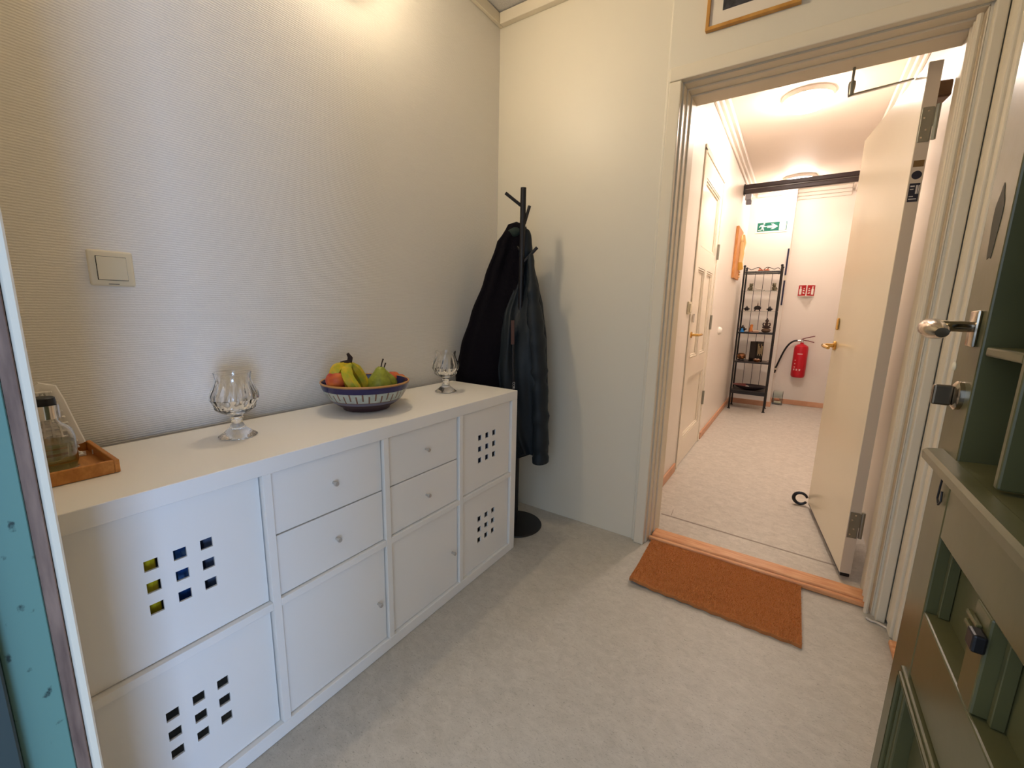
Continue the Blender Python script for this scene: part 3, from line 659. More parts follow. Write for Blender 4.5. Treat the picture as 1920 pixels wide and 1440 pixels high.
# ================================================================== COAT STAND AND COATS
SP = onZ(967, 985, 0.0); SP = Vector((SP.x - 0.01, SP.y + 0.01, 0))
U = Vector((0.846, 0.533, 0)); NW = Vector((-0.533, 0.846, 0))        # NW points away from the camera
def sz(px, py):
    p = onP(px, py, SP, NW); return ((p - SP).dot(U), p.z)
ztop = sz(978, 352)[1]
cs = thing('coat_stand', 'black metal coat stand with slanted pegs and round base in the corner', 'coat stand', SP)
obj('base', lathe(NB(), [(0.0, 0.001), (0.138, 0.001), (0.140, 0.004), (0.137, 0.008), (0.0, 0.010)], SP, 48), M_black, cs, True)
obj('pole', tube(NB(), [SP + Vector((0, 0, 0.009)), SP + Vector((0, 0, ztop))], 0.0135, 16), M_black, cs, True)
def peg(pa, pb, off=0.0):
    s0, z0 = sz(*pa); s1, z1 = sz(*pb)
    A = SP + U * (0.008 if s1 > s0 else -0.008) + Vector((0, 0, z0)); Bp = SP + U * s1 + NW * off + Vector((0, 0, z1))
    obj('peg', tube(NB(), [A, Bp], 0.0075, 10), M_black, cs, True)
peg((975, 386), (948, 362)); peg((983, 420), (993, 386)); peg((982, 492), (1007, 465), -0.02); peg((975, 470), (958, 440), 0.08)
M_fleece = mat('black fleece', (15, 12, 18), 0.95, spec=0.15, bump=(220, 0.5, 0.004))
M_shell = mat('dark teal shell fabric', (25, 33, 39), 0.55, spec=0.4, bump=(40, 0.25, 0.004))
def interp(tab, z):
    tab = sorted(tab)
    if z <= tab[0][0]: return tab[0][1]
    for (a, x), (b, y) in zip(tab, tab[1:]):
        if z <= b: 
            t = (z - a) / (b - a); t = t * t * (3 - 2 * t) * 0.5 + t * 0.5; return x + (y - x) * t
    return tab[-1][1]
def drape(Lt, Rt, Dt, Ot, z0, z1, nz, seg, folds):
    """cloth hanging: per height left and right extent along U, half depth, offset along NW"""
    bm = NB(); rings = []
    for k in range(nz + 1):
        z = z0 + (z1 - z0) * k / nz; l, rr_, dd, oo = interp(Lt, z), interp(Rt, z), interp(Dt, z), interp(Ot, z); R = []
        for i in range(seg):
            t = 2 * PI * i / seg; c_, s_ = math.cos(t), math.sin(t)
            u = (l + rr_) / 2 + (rr_ - l) / 2 * math.copysign(abs(c_) ** 0.85, c_)
            fo = sum(a * math.sin(n * t + ph + sl * z) for n, a, ph, sl in folds) * min(1, (z1 - z) / 0.18 + 0.1)
            n_ = oo + math.copysign(abs(s_) ** 0.8, s_) * (dd + fo)
            zz = z + (0.02 * math.sin(3 * t + 1) if k == 0 else 0)
            R.append(bm.verts.new(SP + U * u + NW * n_ + Vector((0, 0, zz))))
        rings.append(R)
    for A, Bq in zip(rings, rings[1:]):
        for i in range(seg): bm.faces.new([A[i], A[(i + 1) % seg], Bq[(i + 1) % seg], Bq[i]])
    bm.faces.new(rings[0]); c = sum((v.co for v in rings[-1]), Vector()) / seg + Vector((0, 0, 0.014)); cv = bm.verts.new(c)
    for i in range(seg): bm.faces.new([rings[-1][i], rings[-1][(i + 1) % seg], cv])
    return bm
L_f = [(z, s) for s, z in (sz(952, 418), sz(946, 430), sz(930, 452), sz(905, 522), sz(880, 592), sz(863, 650), sz(853, 700))] + [(0.55, sz(853, 700)[0] + 0.02)]
L_f = [(z, max(s, -0.325)) for z, s in L_f]
zf = max(z for z, s in L_f)
R_f = [(0.45, 0.03), (1.2, 0.02), (zf - 0.06, 0.035), (zf, 0.01)]
D_f = [(0.45, 0.065), (0.9, 0.065), (1.3, 0.055), (zf - 0.05, 0.035), (zf, 0.018)]
O_f = [(0.45, 0.010), (0.95, 0.020), (1.15, 0.060), (1.3, 0.074), (zf, 0.040)]
t1 = thing('fleece_jacket', 'black fleece jacket with wide hem hanging on the coat stand against the left wall', 'jacket', SP + Vector((0, 0, 0.5)))
obj('body', drape(L_f, R_f, D_f, O_f, 0.50, zf, 40, 72, [(7, 0.007, 0.5, 1.5), (11, 0.005, 1.0, -2.0)]), M_fleece, t1, True, 80)
bm = NB(); s, z = sz(960, 430); ball(bm, SP + U * (s + 0.012) + NW * 0.045 + Vector((0, 0, z - 0.01)), 0.045, 0.04, 0.03, 20, 12); obj('collar', bm, mat('dark green lining', (24, 40, 34), 0.8), t1, True, 80)
R_j = [(z, s) for s, z in (sz(988, 425), sz(993, 450), sz(1003, 500), sz(1011, 535), sz(1019, 575), sz(1025, 640), sz(1027, 740), sz(1028, 845))]
zj = max(z for z, s in R_j)
L_j = [(0.35, 0.00), (0.55, -0.075), (0.85, -0.105), (1.10, -0.085), (1.28, -0.02), (zj, 0.012)]
D_j = [(0.35, 0.040), (0.8, 0.060), (1.2, 0.050), (zj - 0.08, 0.035), (zj, 0.012)]
O_j = [(0.35, 0.000), (0.8, -0.022), (1.0, -0.016), (1.16, 0.038), (1.3, 0.055), (zj, 0.05)]
t2 = thing('rain_jacket', 'dark teal shell jacket with crinkled sleeve hanging in front on the coat stand', 'jacket', SP + Vector((0, 0, 0.4)))
obj('body', drape(L_j, R_j, D_j, O_j, 0.385, zj, 48, 84, [(6, 0.010, 0.3, 3.0), (9, 0.008, 1.4, -5.0), (15, 0.004, 0.2, 9.0)]), M_shell, t2, True, 60)
s, z = sz(987, 462); obj('hood', ball(NB(), SP + U * (s - 0.006) + NW * 0.035 + Vector((0, 0, z)), 0.036, 0.036, 0.085, 22, 14, lambda n: 1 + 0.07 * math.sin(6 * n.z + 4 * n.x)), M_shell, t2, True, 60)
ss, se = sz(999, 478), sz(1017, 868)
pts = [SP + U * (ss[0] - 0.01) + NW * (-0.01) + Vector((0, 0, ss[1])), SP + U * (ss[0] + 0.010) + NW * (-0.045) + Vector((0, 0, 1.10)), SP + U * (se[0] - 0.03) + NW * (-0.055) + Vector((0, 0, 0.86)), SP + U * (se[0] - 0.018) + NW * (-0.045) + Vector((0, 0, 0.60)), SP + U * (se[0] - 0.012) + NW * (-0.030) + Vector((0, 0, 0.365))]
pp = bez(pts, 40); bm = NB()
tube(bm, pp, [0.012 + 0.042 * min(1, k / 13) - 0.008 * k / 40 + 0.004 * math.sin(k * 1.3) + 0.003 * math.sin(k * 2.1 + 1) for k in range(41)], 24, flat=(1.0, 0.8))
obj('sleeve', bm, M_shell, t2, True, 60)
a, b = sz(962, 600), sz(966, 640)
bm = prism(NB(), [SP + U * s + NW * (-0.088 if z < 1.2 else -0.07) + Vector((0, 0, z)) for s, z in (sz(959, 600), sz(965, 600), sz(965, 643), sz(959, 643))], NW * 0.02); obj('leather_tab', bm, mat('tan leather', (84, 56, 46), 0.7), t2)
bm = NB(); tube(bm, [SP + U * s + NW * (-0.092) + Vector((0, 0, z)) for s, z in (sz(963, 643), sz(963, 690), sz(964, 735), sz(966, 790))], 0.005, 8); zp = obj('zip_tape', bm, M_black, t2)
# the white letters printed down the zip tape
def text_bm(s, size, mtx, ext=0.0002):
    cu = bpy.data.curves.new('t', 'FONT'); cu.body = s; cu.size = size; cu.extrude = ext; cu.align_x = 'CENTER'; cu.align_y = 'CENTER'
    o = bpy.data.objects.new('t', cu); COL.objects.link(o); dg = bpy.context.evaluated_depsgraph_get()
    me = bpy.data.meshes.new_from_object(o.evaluated_get(dg)); bm = NB(); bm.from_mesh(me); bm.transform(mtx)
    bpy.data.objects.remove(o); bpy.data.curves.remove(cu); bpy.data.meshes.remove(me); return bm
s, z = sz(964, 716); o_ = SP + U * s + NW * (-0.0985) + Vector((0, 0, z))
mt = Matrix(((0, U.x, NW.x * -1, o_.x), (0, U.y, NW.y * -1, o_.y), (-1, 0, 0, o_.z), (0, 0, 0, 1)))
obj('zip_lettering', text_bm('COR', 0.016, mt), mat('letter white', (190, 190, 190), 0.5), zp)

# ================================================================== DOORMAT
MX0, MX1, MY0, MY1 = 0.972, 1.576, -0.357, 0.026
dm = thing('doormat', 'rectangular brown coir doormat in front of the inner doorway', 'doormat', ((MX0 + MX1) / 2, (MY0 + MY1) / 2, 0))
def mat_z(x, y):
    lx, ly = (x - MX0) / 0.6, (y - MY0) / 0.38
    return 0.012 * math.exp(-((lx - 0.03) / 0.10) ** 2) * math.exp(-(ly / 0.25) ** 2) + 0.004 * math.exp(-((lx - 0.3) / 0.2) ** 2) * math.exp(-(ly / 0.2) ** 2)
M_coir = mat('coir', (232, 164, 98), 0.95, spec=0.1, noise=(170, (204, 130, 68), 4, 0.3, 0.7), bump=(400, 0.8, 0.003))
bm = NB(); nx, ny = 40, 26; top = []; bot = []
for i in range(nx + 1):
    A = []; C_ = []
    for j in range(ny + 1):
        x, y = MX0 + (MX1 - MX0) * i / nx, MY0 + (MY1 - MY0) * j / ny
        x += 0.010 * (1 - j / ny) * 0 - 0.014 * (j / ny) * (1 - i / nx)
        if j == 0: y += 0.003 * math.sin(i * 1.7)
        z = mat_z(x, y); A.append(bm.verts.new((x, y, z + 0.013))); C_.append(bm.verts.new((x, y, z + 0.001)))
    top.append(A); bot.append(C_)
for i in range(nx):
    for j in range(ny):
        bm.faces.new([top[i][j], top[i + 1][j], top[i + 1][j + 1], top[i][j + 1]]); bm.faces.new([bot[i][j], bot[i][j + 1], bot[i + 1][j + 1], bot[i + 1][j]])
for i in range(nx):
    bm.faces.new([top[i][0], bot[i][0], bot[i + 1][0], top[i + 1][0]]); bm.faces.new([top[i][ny], top[i + 1][ny], bot[i + 1][ny], bot[i][ny]])
for j in range(ny):
    bm.faces.new([top[0][j], top[0][j + 1], bot[0][j + 1], bot[0][j]]); bm.faces.new([top[nx][j], bot[nx][j], bot[nx][j + 1], top[nx][j + 1]])
obj('backing', bm, mat('coir backing', (176, 110, 58), 0.9), dm)
verts, faces = [], []
for k in range(26000):
    i, j = random.random(), random.random(); x, y = MX0 + 0.001 + (MX1 - MX0 - 0.002) * i, MY0 + (MY1 - MY0) * j; x -= 0.014 * j * (1 - i)
    z = mat_z(x, y) + 0.0125; a = random.random() * 2 * PI; h = 0.005 + random.random() * 0.004; lx, ly = random.gauss(0, 0.0022), random.gauss(0, 0.0022)
    n = len(verts); verts += [(x + 0.0008 * math.cos(a), y + 0.0008 * math.sin(a), z), (x - 0.0008 * math.cos(a), y - 0.0008 * math.sin(a), z), (x + lx, y + ly, z + h)]; faces.append((n, n + 1, n + 2))
bm = NB(); me = bpy.data.meshes.new('tmp'); me.from_pydata(verts, [], faces); bm.from_mesh(me); bpy.data.meshes.remove(me)
tag(obj('pile', bm, M_coir, dm), kind='stuff')

# white cable along the foot of the corner moulding
pts = [onZ(1624, 1158, 0.006), onZ(1634, 1164, 0.006), onZ(1645, 1167, 0.006), Vector((1.842, -0.066, 0.006)), Vector((1.848, -0.0575, 0.008)), Vector((1.856, -0.0565, 0.006))]
pts = [Vector((min(p.x, 1.857), min(p.y, -0.030 if p.x < 1.83 else -0.0565), 0.0055)) for p in pts]
tag(obj('cable', tube(NB(), pts, 0.0042, 8), mat('white cable', (214, 204, 190), 0.4), None, True), 'thin white cable lying along the foot of the white corner moulding', 'cable')

# ================================================================== HALL
def ceiling_lamp(label, c, rr, k=1.0):
    t = thing('ceiling_lamp', label, 'ceiling lamp', c, 'round ceiling lamps of the hall')
    obj('base_ring', lathe(NB(), [(0.0, 0.0), (rr, 0.0), (rr * 1.02, -0.012), (rr * 0.95, -0.030), (0.0, -0.030)], c, 48), mat('lamp base white', (236, 226, 214), 0.4), t, True)
    obj('glass_shade', lathe(NB(), [(rr * 0.90, -0.0305), (rr * 0.88, -0.050), (rr * 0.72, -0.075), (rr * 0.45, -0.090), (0.0, -0.097)], c, 48), mat('hall lamp glow %.2f' % k, (255, 240, 226), 0.4, emit=HALL_LAMP * k, emit_col=HALL_LAMP_COL), t, True)
lp = onZ(1514, 190, CEIL - 0.04)
ceiling_lamp('round glowing ceiling lamp between the inner doorway and the dark rail', (lp.x, lp.y, CEIL - 0.0005), 0.150)
ceiling_lamp('round glowing ceiling lamp behind the dark rail', (1.285, 3.80 - 0.04, CEIL - 0.0005), 0.150, 0.5)
# dark double rail across the hall
ry = 3.24; zr0, zr1 = onY(1500, 366, ry).z, onY(1500, 343, ry).z; zr = 2.395
rl = thing('curtain_rail', 'dark brown double rail running across the hall under the ceiling', 'rail', ((HX + HXR) / 2, ry, zr - 0.05))
M_rail = mat('dark brown rail', (52, 36, 34), 0.35)
obj('upper_rail', B(HX + 0.002, HXR - 0.002, ry - 0.030, ry + 0.030, zr + 0.004, zr + 0.046, 0.006, 2), M_rail, rl)
obj('lower_rail', B(HX + 0.002, HXR - 0.002, ry - 0.020, ry + 0.020, zr - 0.044, zr - 0.002, 0.006, 2), M_rail, rl)
for x in (HX + 0.004, HXR - 0.012): obj('end_bracket', B(x, x + 0.010, ry - 0.036, ry + 0.036, zr - 0.052, zr + 0.052, 0.004, 2), M_black, rl)
c = onY(1405, 379, ry); c = Vector((HX + 0.05, ry, zr - 0.0445))
sp = thing('grey_device', 'small grey plastic device hanging under the dark rail near the carved board', 'device', c - Vector((0, 0, 0.1)))
obj('body', B(c.x - 0.028, c.x + 0.028, c.y - 0.022, c.y + 0.022, c.z - 0.060, c.z - 0.0005, 0.006, 2), mat('grey plastic', (150, 148, 152), 0.4), sp)
obj('cap', B(c.x - 0.018, c.x + 0.034, c.y - 0.020, c.y + 0.020, c.z - 0.105, c.z - 0.0605, 0.008, 2), mat('grey plastic dark', (124, 122, 128), 0.4), sp)

def plate(par_name, label, cat, p00, ux, uz, wd, ht, nrm, th, mcol, rough=0.4):
    """flat sign; returns (thing, fn(u,v,lift)->world)"""
    t = thing(par_name, label, cat, p00)
    ux, uz, nrm = Vector(ux), Vector(uz), Vector(nrm); p00 = Vector(p00)
    fn = lambda u, v, l=0.0: p00 + ux * (u * wd) + uz * (v * ht) + nrm * (th + l)
    return t, fn
# exit sign
a, b = onY(1416, 437, HY1), onY(1478, 411, HY1)
ex, fn = plate('exit_sign', 'green emergency exit sign with running figure and arrow above the metal rack', 'sign', (a.x, HY1, 2.075), (1, 0, 0), (0, 0, 1), b.x - a.x, 0.118, (0, -1, 0), 0.004, None)
M_sg = mat('sign green', (0, 104, 84), 0.4); M_sw = mat('sign white', (245, 240, 230), 0.4)
def poly(fn, pts, l0, l1): 
    A = [fn(u, v, l0) for u, v in pts]; return prism(NB(), A, fn(0, 0, l1) - fn(0, 0, l0))
obj('backing', poly(fn, [(0, 0), (1, 0), (1, 1), (0, 1)], -0.0035, 0.0), M_sw, ex)
obj('green_field', poly(fn, [(0.05, 0.14), (0.75, 0.14), (0.75, 0.97), (0.05, 0.97)], 0.0002, 0.0008), M_sg, ex)
for e in ([(0.75, 0.14), (0.96, 0.14), (0.96, 0.17), (0.75, 0.17)], [(0.75, 0.94), (0.96, 0.94), (0.96, 0.97), (0.75, 0.97)]): obj('green_edge', poly(fn, e, 0.0002, 0.0008), M_sg, ex)
obj('green_edge', poly(fn, [(0.96, 0.14), (0.985, 0.14), (0.985, 0.97), (0.96, 0.97)], 0.0002, 0.0008), M_sg, ex)
obj('arrow', poly(fn, [(0.37, 0.46), (0.56, 0.46), (0.48, 0.30), (0.56, 0.30), (0.71, 0.55), (0.56, 0.82), (0.48, 0.82), (0.56, 0.66), (0.37, 0.66)], 0.001, 0.0014), M_sw, ex)
bm = poly(fn, [(0.08, 0.30), (0.17, 0.32), (0.20, 0.50), (0.17, 0.66), (0.13, 0.54), (0.10, 0.56), (0.15, 0.76), (0.24, 0.78), (0.30, 0.62), (0.35, 0.64), (0.35, 0.56), (0.28, 0.54), (0.25, 0.60), (0.25, 0.46), (0.28, 0.24), (0.25, 0.22), (0.21, 0.42), (0.19, 0.26), (0.08, 0.24)], 0.001, 0.0014)
merge(bm, poly(fn, [(0.265 + 0.028 * math.cos(q), 0.87 + 0.075 * math.sin(q)) for q in [2 * PI * k / 16 for k in range(16)]], 0.001, 0.0014)); obj('running_figure', bm, M_sw, ex)
# folded fire sign (two red faces with extinguisher pictograms)
fz = onY(1512, 545, HY2).z; fxc = onY(1512, 545, HY2).x
fs = thing('fire_sign', 'folded red and white fire extinguisher sign on the end wall above the extinguisher', 'sign', (fxc, HY2, fz - 0.07))
M_red = mat('sign red', (186, 34, 40), 0.4)
for sg in (-1, 1):
    p_in = Vector((fxc, HY2 - 0.070, fz)); p_out = Vector((fxc + sg * 0.085, HY2 - 0.002, fz)); ux = (p_out - p_in); n_ = Vector((ux.y * -sg, ux.x * sg, 0)).normalized()
    if n_.y > 0: n_ = -n_
    f2 = lambda u, v, l=0.0: p_in + ux * u + Vector((0, 0, (v - 0.5) * 0.135)) + n_ * l
    pl = obj('face', poly(f2, [(0, 0), (1, 0), (1, 1), (0, 1)], 0.0, 0.002), M_sw, fs)
    obj('red_field', poly(f2, [(0.05, 0.04), (0.95, 0.04), (0.95, 0.96), (0.05, 0.96)], 0.0022, 0.0026), M_red, pl)
    e = [(0.55, 0.14), (0.82, 0.14), (0.82, 0.62), (0.74, 0.70), (0.74, 0.78), (0.84, 0.86), (0.60, 0.86), (0.63, 0.70), (0.55, 0.62)]
    bm = poly(f2, e, 0.0028, 0.0031); merge(bm, poly(f2, [(0.12, 0.22), (0.36, 0.22), (0.42, 0.34), (0.30, 0.36)], 0.0028, 0.0031)); merge(bm, poly(f2, [(0.14, 0.44), (0.40, 0.44), (0.40, 0.54), (0.24, 0.54)], 0.0028, 0.0031)); merge(bm, poly(f2, [(0.18, 0.62), (0.36, 0.62), (0.30, 0.74)], 0.0028, 0.0031))
    obj('pictogram', bm, M_sw, pl)
# fire extinguisher
ec = onY(1498, 676, HY2 - 0.09); ez0, ez1 = onY(1494, 707, HY2 - 0.09).z, onY(1502, 645, HY2 - 0.09).z; er = 0.074; eb = Vector((ec.x + 0.006, HY2 - 0.092, ez0)); eh = ez1 - ez0
fe = thing('fire_extinguisher', 'red fire extinguisher with black hose hung on the end wall of the hall', 'fire extinguisher', eb)
M_fe = mat('extinguisher red', (196, 20, 38), 0.28)
obj('cylinder', lathe(NB(), [(0.0, 0.004), (er * 0.8, 0.0), (er * 0.93, 0.010), (er, 0.030), (er, eh - 0.055), (er * 0.92, eh - 0.028), (er * 0.6, eh - 0.008), (er * 0.26, eh), (er * 0.22, eh + 0.020), (0.0, eh + 0.020)], eb, 40), M_fe, fe, True)
tp = eb + Vector((0, 0, eh + 0.02))
obj('valve', lathe(NB(), [(0.0, 0.0005), (0.017, 0.0005), (0.017, 0.035), (0.010, 0.040), (0.0, 0.040)], tp, 16), M_chrome, fe, True)
bm = NB(); tube(bm, [tp + Vector((-0.01, 0, 0.035)), tp + Vector((0.03, -0.01, 0.055)), tp + Vector((0.12, -0.015, 0.082))], 0.0085, 8, flat=(1.4, 0.6)); obj('squeeze_lever', bm, mat('dark red lever', (120, 20, 28), 0.4), fe)
bm = NB(); tube(bm, [tp + Vector((0.005, 0, 0.028)), tp + Vector((0.06, -0.01, 0.022)), tp + Vector((0.12, -0.015, 0.006))], 0.0085, 8, flat=(1.4, 0.6)); obj('carry_handle', bm, mat('dark red lever', (120, 20, 28), 0.4), fe)
obj('hose_fitting', tube(NB(), [tp + Vector((-0.010, 0, 0.020)), tp + Vector((-0.048, -0.004, 0.020))], 0.012, 10), M_chrome, fe, True)
e1 = onY(1454, 690, HY2 - 0.10); e2 = onY(1452, 699, HY2 - 0.10)
obj('hose', tube(NB(), bez([tp + Vector((-0.045, -0.004, 0.020)), tp + Vector((-0.16, -0.01, 0.02)), Vector((e1.x + 0.05, e1.y, e1.z + 0.16)), e1], 18), 0.0105, 10), M_black, fe, True)
obj('hose_collar', tube(NB(), [e1, e1.lerp(e2, 0.3)], 0.015, 10), M_ivory, fe, True); obj('nozzle', tube(NB(), [e1.lerp(e2, 0.31), e2], [0.014, 0.009], 10), M_black, fe, True)
M_lab = mat('label print', (232, 190, 186), 0.5)
def lab(z0, z1, a0, a1):
    bm = NB(); n = 6
    A = [bm.verts.new(eb + Vector(((er + 0.0004) * math.sin(a0 + (a1 - a0) * k / n), -(er + 0.0004) * math.cos(a0 + (a1 - a0) * k / n), z0))) for k in range(n + 1)]
    C_ = [bm.verts.new(v.co + Vector((0, 0, z1 - z0))) for v in A]
    for k in range(n): bm.faces.new([A[k], A[k + 1], C_[k + 1], C_[k]])
    obj('label_print', bm, M_lab, fe)
lab(eh * 0.70, eh * 0.725, -0.42, 0.30)
for k in range(3): lab(eh * (0.50 - 0.10 * k), eh * (0.53 - 0.10 * k), -0.75, -0.55); lab(eh * 0.215, eh * 0.265, -0.8 + 0.42 * k, -0.58 + 0.42 * k)

# small hall fittings
q = onX(1283, 577, HX); sw = thing('light_switch', 'ivory light switch on the hall wall beside the panelled door', 'light switch', (HX, 1.06, q.z - 0.04))
obj('frame', B(HX, HX + 0.012, 1.018, 1.102, q.z - 0.042, q.z + 0.042, 0.004, 2), M_ivory, sw); obj('rocker', B(HX + 0.0122, HX + 0.020, 1.032, 1.088, q.z - 0.028, q.z + 0.028, 0.003, 2), M_ivory, sw)
q = onX(1347, 620, HX); bm = NB(); lathe(bm, [(0.0, 0), (0.036, 0), (0.038, 0.006), (0.032, 0.022), (0.018, 0.032), (0.0, 0.034)], (0, 0, 0), 24); bm.transform(Matrix.Translation((HX, q.y, q.z)) @ rotm('Y', 90))
tag(obj('door_bumper', bm, M_wp, None, True), 'white round door bumper on the hall wall past the panelled door', 'door stop')
cb = thing('carved_board', 'orange brown carved wooden board with relief figures on the left hall wall', 'wall carving', (HX, 3.2, 1.49))
M_cw = mat('carved wood', (222, 158, 92), 0.5, noise=(16, (190, 118, 60), 4, 0.3, 0.7, (5, 5, 1)))
obj('board', B(HX, HX + 0.026, 2.99, 3.40, 1.49, 2.00, 0.004, 2), M_cw, cb)
M_cl = mat('carved wood light', (236, 196, 132), 0.5)
rel = NB(); ball(rel, (HX + 0.030, 3.24, 1.90), 0.016, 0.04, 0.045, 14, 10); tube(rel, [(HX + 0.032, 3.24, 1.87), (HX + 0.036, 3.26, 1.76), (HX + 0.034, 3.24, 1.66)], [0.022, 0.034, 0.03], 10); obj('carved_figure', rel, M_cl, cb, True)
rel = NB(); tube(rel, [(HX + 0.030, 3.34, 1.96), (HX + 0.040, 3.37, 1.88), (HX + 0.036, 3.34, 1.80), (HX + 0.034, 3.36, 1.70)], [0.02, 0.026, 0.022, 0.016], 10); obj('carved_scroll', rel, M_cl, cb, True)
rel = NB(); tube(rel, [(HX + 0.034, 3.24, 1.68), (HX + 0.038, 3.28, 1.60)], [0.028, 0.036], 10); obj('carved_drapery', rel, mat('carved wood gold', (226, 176, 78), 0.5), cb, True)
for k in range(5): obj('carved_notch', B(HX + 0.0262, HX + 0.040, 3.32, 3.38, 1.515 + 0.026 * k, 1.530 + 0.026 * k, 0.004, 1), M_cl, cb)
# dark rod on the wall corner
q = onY(1480, 466, HY1 - 0.012).z; q2 = onY(1466, 572, HY1 - 0.012).z; rx = 1.264; rd = thing('hanging_rod', 'thin dark blue rod hanging on the wall corner beside the metal rack', 'rod', (rx, HY1 - 0.012, q2))
zm = q2 + (q - q2) * 0.48
obj('upper_length', tube(NB(), [(rx, HY1 - 0.011, zm + 0.035), (rx, HY1 - 0.011, q)], 0.009, 10), mat('dark blue rod', (34, 34, 66), 0.4), rd, True)
obj('lower_length', tube(NB(), [(rx, HY1 - 0.011, q2), (rx, HY1 - 0.011, zm - 0.025)], 0.009, 10), mat('dark blue rod', (34, 34, 66), 0.4), rd, True)
obj('band', tube(NB(), [(rx, HY1 - 0.011, zm - 0.0245), (rx, HY1 - 0.011, zm + 0.0345)], 0.006, 10), M_ivory, rd, True)

# ---------------- metal rack
RY0, RY1, RX0, RX1 = 3.60, 3.86, 0.876, 1.236
zt_ = [onY(*p, RY0).z for p in ((1466, 507), (1458, 545), (1453, 584), (1449, 625), (1440, 681), (1433, 736))]
ZT, Z1, Z2, Z3, Z4, Z5 = zt_
rk = thing('metal_rack', 'tall narrow black wrought metal rack with glass shelves and ornaments at the hall end', 'shelf rack', ((RX0 + RX1) / 2, (RY0 + RY1) / 2, 0))
for x in (RX0, RX1):
    for y in (RY0, RY1):
        top = ZT + 0.045
        pst = obj('post', tube(NB(), [(x, y, 0.008), (x, y, top)], 0.0095, 8), M_black, rk, True)
        bm = NB(); ball(bm, (x, y, top + 0.010), 0.014, seg=12, rings=8); obj('finial', bm, M_black, pst, True)
        obj('foot', lathe(NB(), [(0.0, 0.001), (0.018, 0.001), (0.018, 0.006), (0.0, 0.008)], (x, y, 0), 14), M_black, pst)
M_shg = mat('shelf glass', (246, 252, 249), 0.0, trans=1.0, ior=1.3)
for k, z in enumerate((ZT, Z1, Z2, Z3, Z4, Z5)):
    if k in (1, 2): obj('glass_shelf', B(RX0 - 0.012, RX1 + 0.012, RY0 - 0.008, RY1 + 0.008, z - 0.005, z, 0.001), M_shg, rk)
    else: obj('metal_shelf', B(RX0 + 0.006, RX1 - 0.006, RY0 - 0.004, RY1 + 0.004, z - 0.006, z, 0.001), mat('brown shelf', (66, 56, 54), 0.4) if k > 3 else M_black if k else M_shg, rk)
    if k in (0, 3, 4, 5):
        h_ = 0.010 if k != 5 else 0.040
        for y in (RY0, RY1): obj('shelf_rail', B(RX0 + 0.008, RX1 - 0.008, y - 0.005, y + 0.005, z - 0.007 - h_, z - 0.0065), M_black, rk)
for x in [RX0 + (RX1 - RX0) * q for q in (0.26, 0.5, 0.74)]: obj('back_wire', tube(NB(), [(x, RY1 + 0.012, Z5 + 0.002), (x, RY1 + 0.012, ZT)], 0.003, 6), M_black, rk)
for sg, x in ((1, RX0), (-1, RX1)):
    o_ = Vector((x, RY0, ZT)); pts = [o_ + Vector((sg * dx, 0, dz)) for dx, dz in ((0.012, 0.004), (0.02, 0.03), (0.04, 0.036), (0.055, 0.022), (0.07, 0.006), (0.09, 0.018), (0.115, 0.045), (0.140, 0.050), (0.160, 0.035), (0.168, 0.010))]
    obj('scroll', tube(NB(), bez(pts[:4], 8) + bez(pts[3:], 14)[1:], 0.0035, 6), M_black, rk, True)
    pts = [o_ + Vector((sg * (0.022 + 0.010 * math.cos(q)), 0, -0.028 + 0.010 * math.sin(q))) for q in [2 * PI * k / 14 for k in range(15)]]; obj('curl', tube(NB(), pts, 0.003, 6), M_black, rk, True)
RYM = (RY0 + RY1) / 2 - 0.03
def rx_at(px, py, y=None): return onY(px, py, y if y is not None else RYM).x
ZE = 0.0008
M_bronze = mat('dark bronze', (40, 34, 34), 0.4, metal=0.5); M_stone = mat('carved grey stone', (126, 118, 92), 0.7, noise=(60, (84, 78, 60), 3, 0.35, 0.65))
M_terra = mat('terracotta', (196, 112, 78), 0.6); M_wst = mat('white stone', (226, 216, 204), 0.5)
# duck shaped dishes on the top shelf
for px, lb, sg in ((1427, 'terracotta duck dish on the top shelf of the rack beside the scroll', -1), (1438, 'terracotta duck dish with a dark wing on the top shelf of the rack', 1)):
    x = rx_at(px, 503); c = Vector((x, RYM, ZT + ZE)); t = thing('duck_dish', lb, 'dish', c, 'duck dishes on the rack')
    obj('body', lathe(NB(), [(0.0, 0.0), (0.016, 0.0), (0.028, 0.012), (0.030, 0.018), (0.020, 0.024), (0.0, 0.026)], c, 20), M_terra, t, True)
    bm = NB(); tube(bm, [c + Vector((sg * 0.008, 0, 0.022)), c + Vector((sg * 0.012, 0, 0.036)), c + Vector((sg * 0.022, 0, 0.040))], [0.006, 0.006, 0.003], 8); obj('neck', bm, M_terra if sg < 0 else mat('dark wing', (104, 60, 40), 0.6), t, True)
